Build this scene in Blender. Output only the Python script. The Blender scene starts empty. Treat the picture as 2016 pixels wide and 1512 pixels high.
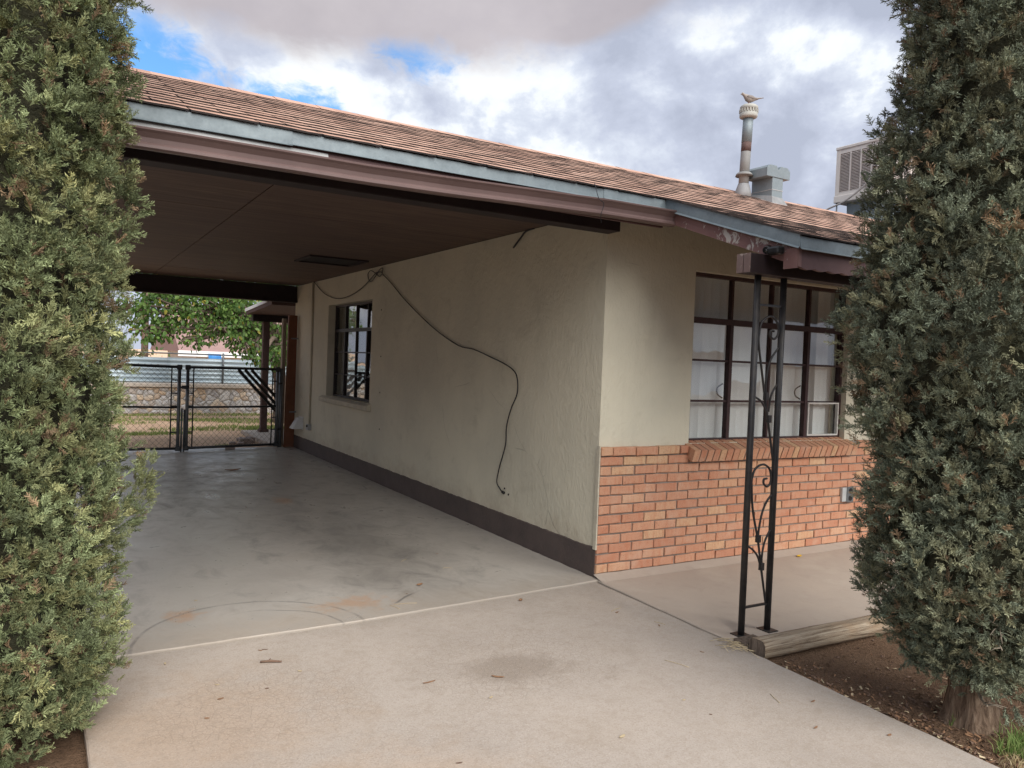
import bpy, math, random
import numpy as np
from mathutils import Vector, Matrix, noise as mnoise

random.seed(7)
rng = np.random.default_rng(11)
SC = bpy.context.scene
COL = SC.collection
R = math.radians

# ------------------------------------------------------------------ camera
cam_data = bpy.data.cameras.new('camera')
cam = bpy.data.objects.new('camera', cam_data)
COL.objects.link(cam)
cam_data.sensor_width = 36.0
cam_data.lens = 36.0 * 1521.4 / 2016.0
cam_data.clip_start = 0.05
cam_data.clip_end = 3000
CAM = Vector((-3.228, -4.2296, 1.4358))
yaw, pit, rol = 0.532574, -0.0281, 0.038984
_d = Vector((math.sin(yaw) * math.cos(pit), math.cos(yaw) * math.cos(pit), math.sin(pit)))
_r = Vector((math.cos(yaw), -math.sin(yaw), 0))
_u = _r.cross(_d)
_r2 = math.cos(rol) * _r + math.sin(rol) * _u
_u2 = -math.sin(rol) * _r + math.cos(rol) * _u
m = Matrix((_r2, _u2, -_d)).transposed().to_4x4()
m.translation = CAM
cam.matrix_world = m
SC.camera = cam

# ------------------------------------------------------------------ sun, exposure
SUN_EL, SUN_AZ = R(41), R(180)          # azimuth from +Y towards +X: behind the camera, to its right
sun_dir = Vector((math.sin(SUN_AZ) * math.cos(SUN_EL), math.cos(SUN_AZ) * math.cos(SUN_EL), math.sin(SUN_EL)))
sd = bpy.data.lights.new('sun', 'SUN')
sd.energy = 1.5
sd.angle = R(60)
sd.color = (1.0, 0.95, 0.88)
sun = bpy.data.objects.new('sun', sd)
COL.objects.link(sun)
sun.location = (6, -8, 14)
sun.rotation_euler = sun_dir.to_track_quat('Z', 'Y').to_euler()

SC.view_settings.view_transform = 'Standard'
SC.view_settings.look = 'None'
SC.view_settings.gamma = 1.0
SC.view_settings.exposure = 1.84
SC.view_settings.use_curve_mapping = False
SC.render.engine = 'CYCLES'
SC.cycles.max_bounces = 8
SC.cycles.use_adaptive_sampling = True
SC.cycles.adaptive_threshold = 0.008
SC.cycles.adaptive_min_samples = 20
SC.cycles.diffuse_bounces = 4
SC.cycles.transparent_max_bounces = 16
SC.cycles.caustics_reflective = False
SC.cycles.caustics_refractive = False
SC.cycles.use_denoising = True
SC.cycles.denoiser = 'OPENIMAGEDENOISE'
SC.cycles.denoising_prefilter = 'NONE'


# ------------------------------------------------------------------ node helpers
class NT:
    def __init__(self, tree):
        self.t = tree
        self.t.nodes.clear()

    def n(self, typ, **kw):
        nd = self.t.nodes.new(typ)
        for k, v in kw.items():
            setattr(nd, k, v)
        return nd

    def put(self, sock, v):
        if v is None:
            return
        if isinstance(v, bpy.types.NodeSocket):
            self.t.links.new(v, sock)
        else:
            if sock.type == 'RGBA' and len(v) == 3:
                v = (*v, 1)
            sock.default_value = v

    def math(self, op, a, b=None, c=None, clamp=False):
        nd = self.n('ShaderNodeMath', operation=op, use_clamp=clamp)
        self.put(nd.inputs[0], a)
        self.put(nd.inputs[1], b)
        self.put(nd.inputs[2], c)
        return nd.outputs[0]

    def vmath(self, op, a, b=None):
        nd = self.n('ShaderNodeVectorMath', operation=op)
        self.put(nd.inputs[0], a)
        self.put(nd.inputs[1], b)
        return nd.outputs['Value' if op in ('DOT_PRODUCT', 'LENGTH', 'DISTANCE') else 'Vector']

    def mix(self, f, a, b, blend='MIX'):
        nd = self.n('ShaderNodeMix', data_type='RGBA', blend_type=blend)
        self.put(nd.inputs[0], f)
        self.put(nd.inputs[6], a)
        self.put(nd.inputs[7], b)
        return nd.outputs[2]

    def smooth(self, x, lo, hi, a=0.0, b=1.0):
        nd = self.n('ShaderNodeMapRange', interpolation_type='SMOOTHSTEP')
        self.put(nd.inputs[0], x)
        for i, v in zip((1, 2, 3, 4), (lo, hi, a, b)):
            self.put(nd.inputs[i], v)
        return nd.outputs[0]

    def ramp(self, f, stops, interp='LINEAR'):
        nd = self.n('ShaderNodeValToRGB')
        cr = nd.color_ramp
        cr.interpolation = interp
        while len(cr.elements) < len(stops):
            cr.elements.new(0.5)
        for e, (p, c) in zip(cr.elements, stops):
            e.position = p
            e.color = (*c, 1) if len(c) == 3 else c
        self.put(nd.inputs[0], f)
        return nd.outputs[0]

    def noise(self, vec, scale, detail=4, rough=0.55, dist=0.0, dim='3D'):
        nd = self.n('ShaderNodeTexNoise', noise_dimensions=dim)
        self.put(nd.inputs['Vector'], vec)
        nd.inputs['Scale'].default_value = scale
        nd.inputs['Detail'].default_value = detail
        nd.inputs['Roughness'].default_value = rough
        nd.inputs['Distortion'].default_value = dist
        return nd.outputs['Fac']

    def voronoi(self, vec, scale, feature='F1', rand=1.0):
        nd = self.n('ShaderNodeTexVoronoi', feature=feature)
        self.put(nd.inputs['Vector'], vec)
        nd.inputs['Scale'].default_value = scale
        nd.inputs['Randomness'].default_value = rand
        return nd.outputs['Distance']

    def pos(self, scale=None):
        p = self.n('ShaderNodeNewGeometry').outputs['Position']
        return self.vmath('MULTIPLY', p, scale) if scale else p

    def rnd(self):
        return self.n('ShaderNodeObjectInfo').outputs['Random']

    def bump(self, h, strength=0.3, dist=0.01, normal=None):
        nd = self.n('ShaderNodeBump')
        nd.inputs['Strength'].default_value = strength
        nd.inputs['Distance'].default_value = dist
        self.put(nd.inputs['Height'], h)
        if normal is not None:
            self.put(nd.inputs['Normal'], normal)
        return nd.outputs[0]

    def bsdf(self, color, rough=0.8, metal=0.0, normal=None, spec=0.5, **kw):
        b = self.n('ShaderNodeBsdfPrincipled')
        self.put(b.inputs['Base Color'], color)
        self.put(b.inputs['Roughness'], rough)
        self.put(b.inputs['Metallic'], metal)
        self.put(b.inputs['Specular IOR Level'], spec)
        self.put(b.inputs['Normal'], normal)
        for k, v in kw.items():
            self.put(b.inputs[k], v)
        return b.outputs[0]

    def out(self, sh):
        o = self.n('ShaderNodeOutputMaterial')
        self.t.links.new(sh, o.inputs['Surface'])


M = {}


def newmat(name):
    mt = bpy.data.materials.new(name)
    mt.use_nodes = True
    M[name] = mt
    return NT(mt.node_tree)


# ------------------------------------------------------------------ world: sky with broken cloud
world = bpy.data.worlds.new('World')
SC.world = world
world.use_nodes = True
W = NT(world.node_tree)
dirn = W.vmath('NORMALIZE', W.n('ShaderNodeTexCoord').outputs['Generated'])


def sky_field(az, el, a, b, tilt=0.0):
    """1 at the centre of an elliptic patch of sky, 0 on its rim, negative outside (world directions)."""
    az, el, tilt = R(az), R(el), R(tilt)
    c = Vector((math.sin(az) * math.cos(el), math.cos(az) * math.cos(el), math.sin(el)))
    e = Vector((math.cos(az), -math.sin(az), 0))
    n_ = e.cross(c)
    e2 = math.cos(tilt) * e + math.sin(tilt) * n_
    n2 = -math.sin(tilt) * e + math.cos(tilt) * n_
    x = W.math('DIVIDE', W.vmath('DOT_PRODUCT', dirn, tuple(e2)), a)
    y = W.math('DIVIDE', W.vmath('DOT_PRODUCT', dirn, tuple(n2)), b)
    r = W.math('SQRT', W.math('ADD', W.math('MULTIPLY', x, x), W.math('MULTIPLY', y, y)))
    f = W.math('SUBTRACT', 1.0, r)
    front = W.math('MULTIPLY', W.vmath('DOT_PRODUCT', dirn, tuple(c)), 9.0)
    f = W.math('MINIMUM', f, W.math('SUBTRACT', front, 4.0))
    return W.math('MAXIMUM', f, -1.6)


def vmax(*fs):
    f = fs[0]
    for g in fs[1:]:
        f = W.math('MAXIMUM', f, g)
    return f


stretch = W.vmath('MULTIPLY', dirn, (1.0, 1.0, 1.3))
nA = W.noise(stretch, 5.0, 8, 0.60, 0.18)
nB = W.noise(stretch, 10.0, 8, 0.58, 0.2)
nC = W.noise(W.vmath('ADD', stretch, (3.1, 7.7, 1.3)), 2.3, 2, 0.5)
nD = W.noise(W.vmath('ADD', stretch, (9.3, 2.2, 5.1)), 1.7, 2, 0.5)
f_white = vmax(sky_field(17.5, 18.0, 0.15, 0.055, -12), sky_field(50.5, 19.5, 0.15, 0.07, -18),
               sky_field(36.0, 15.0, 0.14, 0.06, 0), sky_field(28, 18.5, 0.12, 0.07, 10))
f_gray = vmax(sky_field(45.5, 15.5, 0.15, 0.11, 15), sky_field(56.0, 12.0, 0.14, 0.08, 0), sky_field(53, 25.0, 0.16, 0.05, -10))
lum = W.math('ADD', W.math('MULTIPLY', W.math('SUBTRACT', nA, 0.5), 2.7), W.math('MULTIPLY', W.math('SUBTRACT', nB, 0.5), 1.6))
lum = W.math('ADD', lum, 0.40)
lum = W.math('ADD', lum, W.math('MULTIPLY', W.smooth(f_white, -0.5, 0.9), 0.36))
lum = W.math('SUBTRACT', lum, W.math('MULTIPLY', W.smooth(f_gray, -0.45, 0.7), 0.62))
cloud = W.ramp(lum, [(0.0, (0.42, 0.46, 0.57)), (0.35, (0.52, 0.565, 0.685)), (0.60, (0.66, 0.71, 0.81)), (0.74, (0.82, 0.86, 0.91)), (1.0, (0.92, 0.945, 0.965))])
f_dark = vmax(sky_field(12, 33.5, 0.52, 0.235, -3), sky_field(34, 27.0, 0.15, 0.095, 8))
dark = W.math('ADD', f_dark, W.math('MULTIPLY', W.math('SUBTRACT', nA, 0.5), 0.55))
dark = W.smooth(dark, 0.0, 0.20)
dark_far = W.smooth(nD, 0.56, 0.68)
dark = W.math('MAXIMUM', dark, W.math('MULTIPLY', dark_far, W.smooth(vmax(f_white, f_gray), -1.5, -1.59)))
dark_c = W.ramp(W.noise(stretch, 4.0, 6, 0.55), [(0.3, (0.40, 0.37, 0.40)), (0.7, (0.56, 0.52, 0.545))])
cloud = W.mix(W.math('MULTIPLY', dark, 0.96), cloud, dark_c)
f_blue = vmax(sky_field(5.0, 18.8, 0.20, 0.062, -16), sky_field(21.9, 21.2, 0.085, 0.036, -8), sky_field(13.5, 16.3, 0.12, 0.035, -10))
blue = W.math('ADD', f_blue, W.math('MULTIPLY', W.math('SUBTRACT', nB, 0.50), 2.4))
blue = W.math('ADD', blue, W.math('MULTIPLY', W.math('SUBTRACT', W.noise(W.vmath('MULTIPLY', dirn, (1.0, 1.0, 1.8)), 24.0, 6, 0.62, 0.5), 0.5), 1.7))
blue = W.smooth(blue, 0.0, 0.75)
blue_far = W.math('MULTIPLY', W.smooth(nC, 0.57, 0.66), W.smooth(vmax(f_white, f_gray, f_dark), -1.5, -1.59))
blue = W.math('MAXIMUM', blue, blue_far)
blue = W.math('MULTIPLY', blue, W.math('SUBTRACT', 1.0, dark))
sky = W.n('ShaderNodeTexSky', sky_type='NISHITA')
sky.sun_disc = False
sky.sun_elevation = SUN_EL
sky.sun_rotation = SUN_AZ
sky.air_density = 1.2
sky.dust_density = 0.3
sky.ozone_density = 2.5
bg_sky = W.n('ShaderNodeBackground')
W.put(bg_sky.inputs[0], W.mix(1.0, sky.outputs[0], (0.56, 0.85, 1.08), 'MULTIPLY'))
bg_sky.inputs[1].default_value = 0.050
bg_cl = W.n('ShaderNodeBackground')
W.put(bg_cl.inputs[0], cloud)
bg_cl.inputs[1].default_value = 0.325
mx = W.n('ShaderNodeMixShader')
W.put(mx.inputs[0], blue)
W.t.links.new(bg_cl.outputs[0], mx.inputs[1])
W.t.links.new(bg_sky.outputs[0], mx.inputs[2])
wo = W.n('ShaderNodeOutputWorld')
W.t.links.new(mx.outputs[0], wo.inputs[0])


# ------------------------------------------------------------------ materials
def simple(name, c1, c2=None, scale=6.0, rough=0.8, metal=0.0, bump=0.15, bscale=60.0, spec=0.4, stretch=None, bdist=0.004, detail=5):
    t = newmat(name)
    p = t.pos(stretch)
    c2 = c2 or tuple(x * 0.75 for x in c1)
    col = t.ramp(t.noise(p, scale, detail, 0.6), [(0.3, c1), (0.7, c2)])
    nr = t.bump(t.noise(p, bscale, 4, 0.6), bump, bdist) if bump else None
    t.out(t.bsdf(col, rough, metal, nr, spec))


def mat_stucco():
    t = newmat('stucco')
    p = t.pos()
    big = t.noise(p, 1.1, 4, 0.6)
    streak = t.noise(t.vmath('MULTIPLY', p, (7.0, 7.0, 0.55)), 1.6, 5, 0.6)
    col = t.mix(t.smooth(big, 0.35, 0.7), (0.62, 0.585, 0.465), (0.54, 0.515, 0.415))
    col = t.mix(t.math('MULTIPLY', t.smooth(streak, 0.55, 0.8), 0.16), col, (0.36, 0.33, 0.25))
    grime = t.noise(p, 3.4, 6, 0.7, 0.6)
    col = t.mix(t.math('MULTIPLY', t.smooth(grime, 0.52, 0.74), 0.42), col, (0.40, 0.37, 0.29))
    sx = t.n('ShaderNodeSeparateXYZ')
    t.put(sx.inputs[0], p)
    spl = t.math('ADD', t.smooth(sx.outputs[2], 0.62, 0.14), t.math('MULTIPLY', t.math('SUBTRACT', t.noise(p, 6, 7, 0.75), 0.5), 1.9))
    col = t.mix(t.math('MULTIPLY', t.smooth(spl, 0.55, 1.25), 0.38), col, (0.36, 0.29, 0.21))
    crk = t.voronoi(t.vmath('ADD', p, t.vmath('MULTIPLY', t.n('ShaderNodeTexNoise').outputs['Color'], (0.3, 0.3, 0.5))), 0.75, 'DISTANCE_TO_EDGE')
    crk = t.math('MULTIPLY', t.smooth(crk, 0.0032, 0.0008), t.smooth(t.noise(p, 1.5, 3, 0.5), 0.55, 0.62))
    col = t.mix(t.math('MULTIPLY', crk, 0.45), col, (0.22, 0.2, 0.16))
    h = t.math('ADD', t.math('MULTIPLY', t.noise(p, 9, 4, 0.5, 1.6), 1.0), t.math('MULTIPLY', t.noise(p, 42, 5, 0.65), 0.42))
    h = t.math('ADD', h, t.math('MULTIPLY', t.smooth(t.noise(t.vmath('MULTIPLY', p, (1, 1, 0.45)), 17, 3, 0.5, 2.2), 0.45, 0.62), 0.30))
    t.out(t.bsdf(col, 0.86, 0, t.bump(h, 0.36, 0.010), 0.25))


def mat_brick():
    t = newmat('brick')
    p = t.pos()
    col = t.ramp(t.rnd(), [(0.0, (0.45, 0.215, 0.135)), (0.25, (0.485, 0.250, 0.158)), (0.6, (0.51, 0.275, 0.175)), (0.85, (0.53, 0.302, 0.190)), (0.95, (0.54, 0.335, 0.205)), (1.0, (0.55, 0.365, 0.22))])
    wob = t.noise(t.vmath('MULTIPLY', p, (22, 22, 6)), 1.5, 5, 0.7)
    col = t.mix(t.math('MULTIPLY', t.smooth(wob, 0.42, 0.68), 0.5), col, (0.44, 0.155, 0.08))
    sp = t.noise(p, 150, 2, 0.5)
    col = t.mix(t.math('MULTIPLY', t.smooth(sp, 0.57, 0.70), 0.60), col, (0.25, 0.11, 0.06))
    dust = t.noise(p, 5, 5, 0.65)
    col = t.mix(t.math('MULTIPLY', t.smooth(dust, 0.46, 0.72), 0.38), col, (0.55, 0.40, 0.30))
    h = t.math('ADD', t.noise(t.vmath('MULTIPLY', p, (1, 1, 0.4)), 75, 4, 0.7), t.math('MULTIPLY', t.noise(p, 26, 3, 0.5), 0.8))
    t.out(t.bsdf(col, 0.9, 0, t.bump(h, 0.55, 0.005), 0.2))


def arc_mask(t, x, y, cx, cy, a, b, w, ylo=None, xlo=None, xhi=None):
    u = t.math('DIVIDE', t.math('SUBTRACT', x, cx), a)
    v = t.math('DIVIDE', t.math('SUBTRACT', y, cy), b)
    r = t.math('SQRT', t.math('ADD', t.math('MULTIPLY', u, u), t.math('MULTIPLY', v, v)))
    d = t.math('ABSOLUTE', t.math('SUBTRACT', r, 1.0))
    mk = t.smooth(d, w, w * 0.25)
    mk = t.math('MULTIPLY', mk, t.smooth(y, ylo - 0.05, ylo + 0.05)) if ylo is not None else mk
    if xlo is not None:
        mk = t.math('MULTIPLY', mk, t.smooth(x, xlo - 0.12, xlo + 0.12))
    return mk


def blob(t, x, y, cx, cy, a, b):
    u = t.math('DIVIDE', t.math('SUBTRACT', x, cx), a)
    v = t.math('DIVIDE', t.math('SUBTRACT', y, cy), b)
    return t.math('SUBTRACT', 1.0, t.math('SQRT', t.math('ADD', t.math('MULTIPLY', u, u), t.math('MULTIPLY', v, v))))


def mat_slab():
    t = newmat('slab_concrete')
    p = t.pos()
    sx = t.n('ShaderNodeSeparateXYZ')
    t.put(sx.inputs[0], p)
    x, y = sx.outputs[0], sx.outputs[1]
    n1 = t.noise(p, 1.3, 6, 0.62)
    n2 = t.noise(t.vmath('MULTIPLY', p, (1.0, 0.7, 1)), 4.5, 7, 0.7, 0.5)
    n3 = t.noise(p, 60, 4, 0.6)
    col = t.ramp(n1, [(0.3, (0.335, 0.308, 0.275)), (0.55, (0.395, 0.365, 0.328)), (0.75, (0.365, 0.332, 0.290))])
    col = t.mix(t.math('MULTIPLY', t.smooth(n2, 0.5, 0.72), 0.5), col, (0.195, 0.187, 0.17))
    # oil and tyre grime where cars stood
    oil = t.math('MAXIMUM', blob(t, x, y, -1.15, 1.5, 0.62, 1.9), t.math('MAXIMUM', blob(t, x, y, -1.32, 0.6, 0.42, 0.55), blob(t, x, y, -2.2, 5.0, 0.6, 1.8)))
    oil = t.math('ADD', oil, t.math('MULTIPLY', t.math('SUBTRACT', n2, 0.5), 2.2))
    col = t.mix(t.math('MULTIPLY', t.smooth(oil, -0.35, 1.15), 0.56), col, (0.095, 0.087, 0.078))
    rust = t.math('MAXIMUM', blob(t, x, y, -2.6, 0.27, 0.16, 0.16), t.math('MAXIMUM', blob(t, x, y, -1.28, 3.47, 0.16, 0.3), blob(t, x, y, -1.7, 0.12, 0.35, 0.2)))
    rust = t.math('ADD', rust, t.math('MULTIPLY', t.math('SUBTRACT', t.noise(p, 11, 5, 0.7), 0.5), 2.4))
    col = t.mix(t.math('MULTIPLY', t.smooth(rust, 0.2, 0.9), 0.55), col, (0.42, 0.23, 0.12))
    redd = t.math('ADD', t.smooth(y, 5.2, 7.9), t.math('MULTIPLY', t.math('SUBTRACT', t.noise(t.vmath('MULTIPLY', p, (1, 1.6, 1)), 4, 6, 0.7), 0.5), 2.6))
    col = t.mix(t.math('MULTIPLY', t.smooth(redd, 1.0, 1.5), 0.5), col, (0.36, 0.20, 0.12))
    # dirt washed in over the front lip
    front = t.math('ADD', t.smooth(y, 0.55, -0.2), t.math('MULTIPLY', t.math('SUBTRACT', n2, 0.5), 1.6))
    col = t.mix(t.math('MULTIPLY', t.smooth(front, 0.3, 1.2), 0.55), col, (0.38, 0.315, 0.25))
    # curved tyre scuffs
    wob = t.math('MULTIPLY', t.math('SUBTRACT', t.noise(p, 3, 3, 0.5), 0.5), 0.05)
    xw, yw = t.math('ADD', x, wob), t.math('ADD', y, wob)
    a1 = arc_mask(t, xw, yw, -2.32, -0.22, 0.58, 0.60, 0.022, -0.2)
    a2 = arc_mask(t, xw, yw, -2.26, -0.22, 0.40, 0.42, 0.026, -0.2, -2.3)
    arcs = t.math('MULTIPLY', t.math('MAXIMUM', a1, t.math('MULTIPLY', a2, 0.9)), t.smooth(t.noise(p, 9, 5, 0.7), 0.3, 0.6))
    col = t.mix(t.math('MULTIPLY', arcs, 0.48), col, (0.09, 0.085, 0.085))
    cr = t.voronoi(t.vmath('ADD', p, t.vmath('MULTIPLY', t.n('ShaderNodeTexNoise').outputs['Color'], (0.25, 0.25, 0))), 0.55, 'DISTANCE_TO_EDGE')
    crm = t.math('MULTIPLY', t.smooth(cr, 0.006, 0.001), t.smooth(t.noise(p, 1.7, 2, 0.5), 0.62, 0.68))
    col = t.mix(t.math('MULTIPLY', crm, 0.7), col, (0.10, 0.095, 0.09))
    col = t.mix(t.math('MULTIPLY', t.smooth(n3, 0.55, 0.8), 0.2), col, (0.22, 0.2, 0.18))
    rough = t.smooth(n2, 0.3, 0.75, 0.26, 0.55)
    h = t.math('ADD', t.math('MULTIPLY', n3, 0.4), t.math('MULTIPLY', t.noise(p, 7, 4, 0.6), 1.0))
    t.out(t.bsdf(col, rough, 0, t.bump(h, 0.12, 0.006), 0.5))


def mat_drive():
    t = newmat('driveway_concrete')
    p = t.pos()
    sx = t.n('ShaderNodeSeparateXYZ')
    t.put(sx.inputs[0], p)
    x, y = sx.outputs[0], sx.outputs[1]
    n1 = t.noise(p, 0.9, 5, 0.6)
    n2 = t.noise(p, 5.0, 8, 0.72, 0.4)
    n3 = t.noise(p, 110, 3, 0.65)
    col = t.ramp(n1, [(0.28, (0.348, 0.302, 0.262)), (0.5, (0.402, 0.350, 0.304)), (0.72, (0.385, 0.326, 0.272))])
    col = t.mix(t.math('MULTIPLY', t.smooth(n2, 0.48, 0.72), 0.38), col, (0.30, 0.25, 0.20))
    red = t.math('ADD', t.math('MAXIMUM', blob(t, x, y, -2.75, -1.1, 0.75, 0.75), blob(t, x, y, -2.3, -1.9, 0.7, 0.5)), t.math('MULTIPLY', t.math('SUBTRACT', n2, 0.5), 1.6))
    col = t.mix(t.math('MULTIPLY', t.smooth(red, -0.1, 0.9), 0.42), col, (0.44, 0.30, 0.195))
    stain = t.math('ADD', blob(t, x, y, -1.33, -1.10, 0.34, 0.22), t.math('MULTIPLY', t.math('SUBTRACT', n2, 0.5), 1.4))
    col = t.mix(t.math('MULTIPLY', t.smooth(stain, 0.0, 0.6), 0.62), col, (0.215, 0.175, 0.14))
    edge = t.math('ADD', t.smooth(y, -0.5, -0.1), t.math('MULTIPLY', t.math('SUBTRACT', n2, 0.5), 1.5))
    col = t.mix(t.math('MULTIPLY', t.smooth(edge, 0.3, 1.1), 0.4), col, (0.28, 0.245, 0.205))
    redge = t.math('ADD', t.smooth(x, -0.55, -0.12), t.math('MULTIPLY', t.math('SUBTRACT', n2, 0.5), 1.2))
    col = t.mix(t.math('MULTIPLY', t.smooth(redge, 0.4, 1.2), 0.35), col, (0.27, 0.25, 0.225))
    # fine crazing in patches
    wp = t.vmath('ADD', p, t.vmath('MULTIPLY', t.n('ShaderNodeTexNoise').outputs['Color'], (0.12, 0.12, 0)))
    ed = t.voronoi(wp, 26, 'DISTANCE_TO_EDGE')
    ed2 = t.voronoi(t.vmath('ADD', wp, (3.3, 1.1, 0)), 58, 'DISTANCE_TO_EDGE')
    pm = t.math('ADD', t.math('MAXIMUM', blob(t, x, y, -1.25, -1.0, 0.7, 0.6), blob(t, x, y, -2.45, -0.95, 0.62, 0.5)), t.math('MULTIPLY', t.math('SUBTRACT', n2, 0.5), 1.0))
    pm = t.math('MAXIMUM', t.smooth(pm, 0.0, 0.5), t.math('MULTIPLY', t.smooth(t.noise(p, 1.6, 3, 0.5), 0.5, 0.65), 0.5))
    crz = t.math('MAXIMUM', t.smooth(ed, 0.05, 0.01), t.math('MULTIPLY', t.smooth(ed2, 0.09, 0.01), 0.55))
    crz = t.math('MULTIPLY', crz, pm)
    col = t.mix(t.math('MULTIPLY', crz, 0.34), col, (0.19, 0.15, 0.12))
    col = t.mix(t.math('MULTIPLY', t.smooth(n3, 0.50, 0.64), 0.36), col, (0.25, 0.20, 0.155))
    col = t.mix(t.math('MULTIPLY', t.smooth(t.noise(p, 170, 2, 0.5), 0.56, 0.70), 0.36), col, (0.56, 0.50, 0.42))
    mott = t.noise(p, 24, 5, 0.7)
    col = t.mix(t.math('MULTIPLY', t.smooth(mott, 0.46, 0.66), 0.30), col, (0.29, 0.235, 0.185))
    h = t.math('SUBTRACT', t.math('ADD', n3, t.math('MULTIPLY', t.noise(p, 14, 4, 0.6), 0.6)), t.math('MULTIPLY', crz, 0.7))
    t.out(t.bsdf(col, 0.88, 0, t.bump(h, 0.35, 0.004), 0.25))


def mat_porch():
    t = newmat('porch_concrete')
    p = t.pos()
    n1 = t.noise(p, 1.6, 6, 0.62)
    n2 = t.noise(p, 8, 6, 0.7, 0.6)
    n3 = t.noise(p, 120, 3, 0.6)
    col = t.ramp(n1, [(0.3, (0.41, 0.345, 0.285)), (0.55, (0.37, 0.315, 0.265)), (0.75, (0.43, 0.375, 0.315))])
    col = t.mix(t.math('MULTIPLY', t.smooth(n2, 0.5, 0.75), 0.4), col, (0.29, 0.24, 0.2))
    col = t.mix(t.math('MULTIPLY', t.smooth(n3, 0.55, 0.75), 0.25), col, (0.24, 0.2, 0.17))
    t.out(t.bsdf(col, 0.75, 0, t.bump(t.math('ADD', n3, n2), 0.2, 0.004), 0.35))


def mat_dirt():
    t = newmat('dirt')
    p = t.pos()
    sx = t.n('ShaderNodeSeparateXYZ')
    t.put(sx.inputs[0], p)
    y = sx.outputs[1]
    n1 = t.noise(p, 1.4, 6, 0.65)
    n2 = t.noise(p, 30, 6, 0.75)
    n3 = t.noise(p, 150, 3, 0.6)
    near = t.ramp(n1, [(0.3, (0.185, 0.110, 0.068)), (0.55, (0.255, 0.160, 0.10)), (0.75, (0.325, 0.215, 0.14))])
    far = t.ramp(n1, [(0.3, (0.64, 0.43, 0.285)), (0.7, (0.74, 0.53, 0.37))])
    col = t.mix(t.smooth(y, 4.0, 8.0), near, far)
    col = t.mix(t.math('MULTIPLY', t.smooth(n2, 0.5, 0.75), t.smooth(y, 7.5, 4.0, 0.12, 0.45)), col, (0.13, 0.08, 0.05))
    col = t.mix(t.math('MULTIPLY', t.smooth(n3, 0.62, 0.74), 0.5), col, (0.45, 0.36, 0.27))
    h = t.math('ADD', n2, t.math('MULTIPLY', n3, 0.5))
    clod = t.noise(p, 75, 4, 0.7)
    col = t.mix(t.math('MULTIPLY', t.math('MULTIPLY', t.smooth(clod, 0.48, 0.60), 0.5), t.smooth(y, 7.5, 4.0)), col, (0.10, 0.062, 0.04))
    t.out(t.bsdf(col, 0.95, 0, t.bump(t.math('ADD', h, clod), 1.0, 0.022), 0.15))


def mat_peel(name, base, base2, under, thr, rough=0.62):
    t = newmat(name)
    p = t.pos()
    col = t.ramp(t.noise(p, 7, 5, 0.65), [(0.3, base), (0.7, base2)])
    pl = t.noise(p, 13, 7, 0.72, 0.5)
    big = t.noise(p, 1.9, 3, 0.5)
    mk = t.smooth(t.math('ADD', pl, t.math('MULTIPLY', t.math('SUBTRACT', big, 0.5), 0.7)), thr, thr + 0.03)
    col = t.mix(mk, col, under)
    h = t.math('SUBTRACT', t.math('MULTIPLY', t.noise(p, 60, 4, 0.6), 0.35), mk)
    t.out(t.bsdf(col, rough, 0, t.bump(h, 0.4, 0.003), 0.35))


def mat_galv():
    t = newmat('galvanised')
    p = t.pos()
    n = t.noise(p, 9, 5, 0.65)
    sp = t.voronoi(p, 70)
    col = t.ramp(n, [(0.3, (0.20, 0.245, 0.265)), (0.7, (0.15, 0.185, 0.205))])
    col = t.mix(t.math('MULTIPLY', sp, 0.35), col, (0.26, 0.30, 0.32))
    col = t.mix(t.math('MULTIPLY', t.smooth(t.noise(t.vmath('MULTIPLY', p, (14, 14, 2)), 1.0, 5, 0.7), 0.58, 0.75), 0.35), col, (0.22, 0.23, 0.22))
    t.out(t.bsdf(col, t.smooth(n, 0.3, 0.7, 0.50, 0.66), 0.25, t.bump(n, 0.08, 0.01), 0.5))


def mat_ply():
    t = newmat('ceiling_board')
    p = t.pos()
    g = t.noise(t.vmath('MULTIPLY', p, (1.0, 17, 1)), 1.5, 6, 0.68, 0.8)
    big = t.noise(p, 0.9, 4, 0.6)
    col = t.ramp(g, [(0.34, (0.060, 0.037, 0.031)), (0.5, (0.098, 0.062, 0.048)), (0.66, (0.155, 0.10, 0.074))])
    col = t.mix(t.math('MULTIPLY', t.smooth(big, 0.45, 0.7), 0.5), col, (0.085, 0.052, 0.044))
    col = t.mix(t.math('MULTIPLY', t.smooth(t.noise(t.vmath('MULTIPLY', p, (2, 9, 1)), 2.2, 5, 0.7), 0.66, 0.75), 0.6), col, (0.07, 0.045, 0.04))
    t.out(t.bsdf(col, 0.62, 0, t.bump(g, 0.12, 0.003), 0.35))


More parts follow.
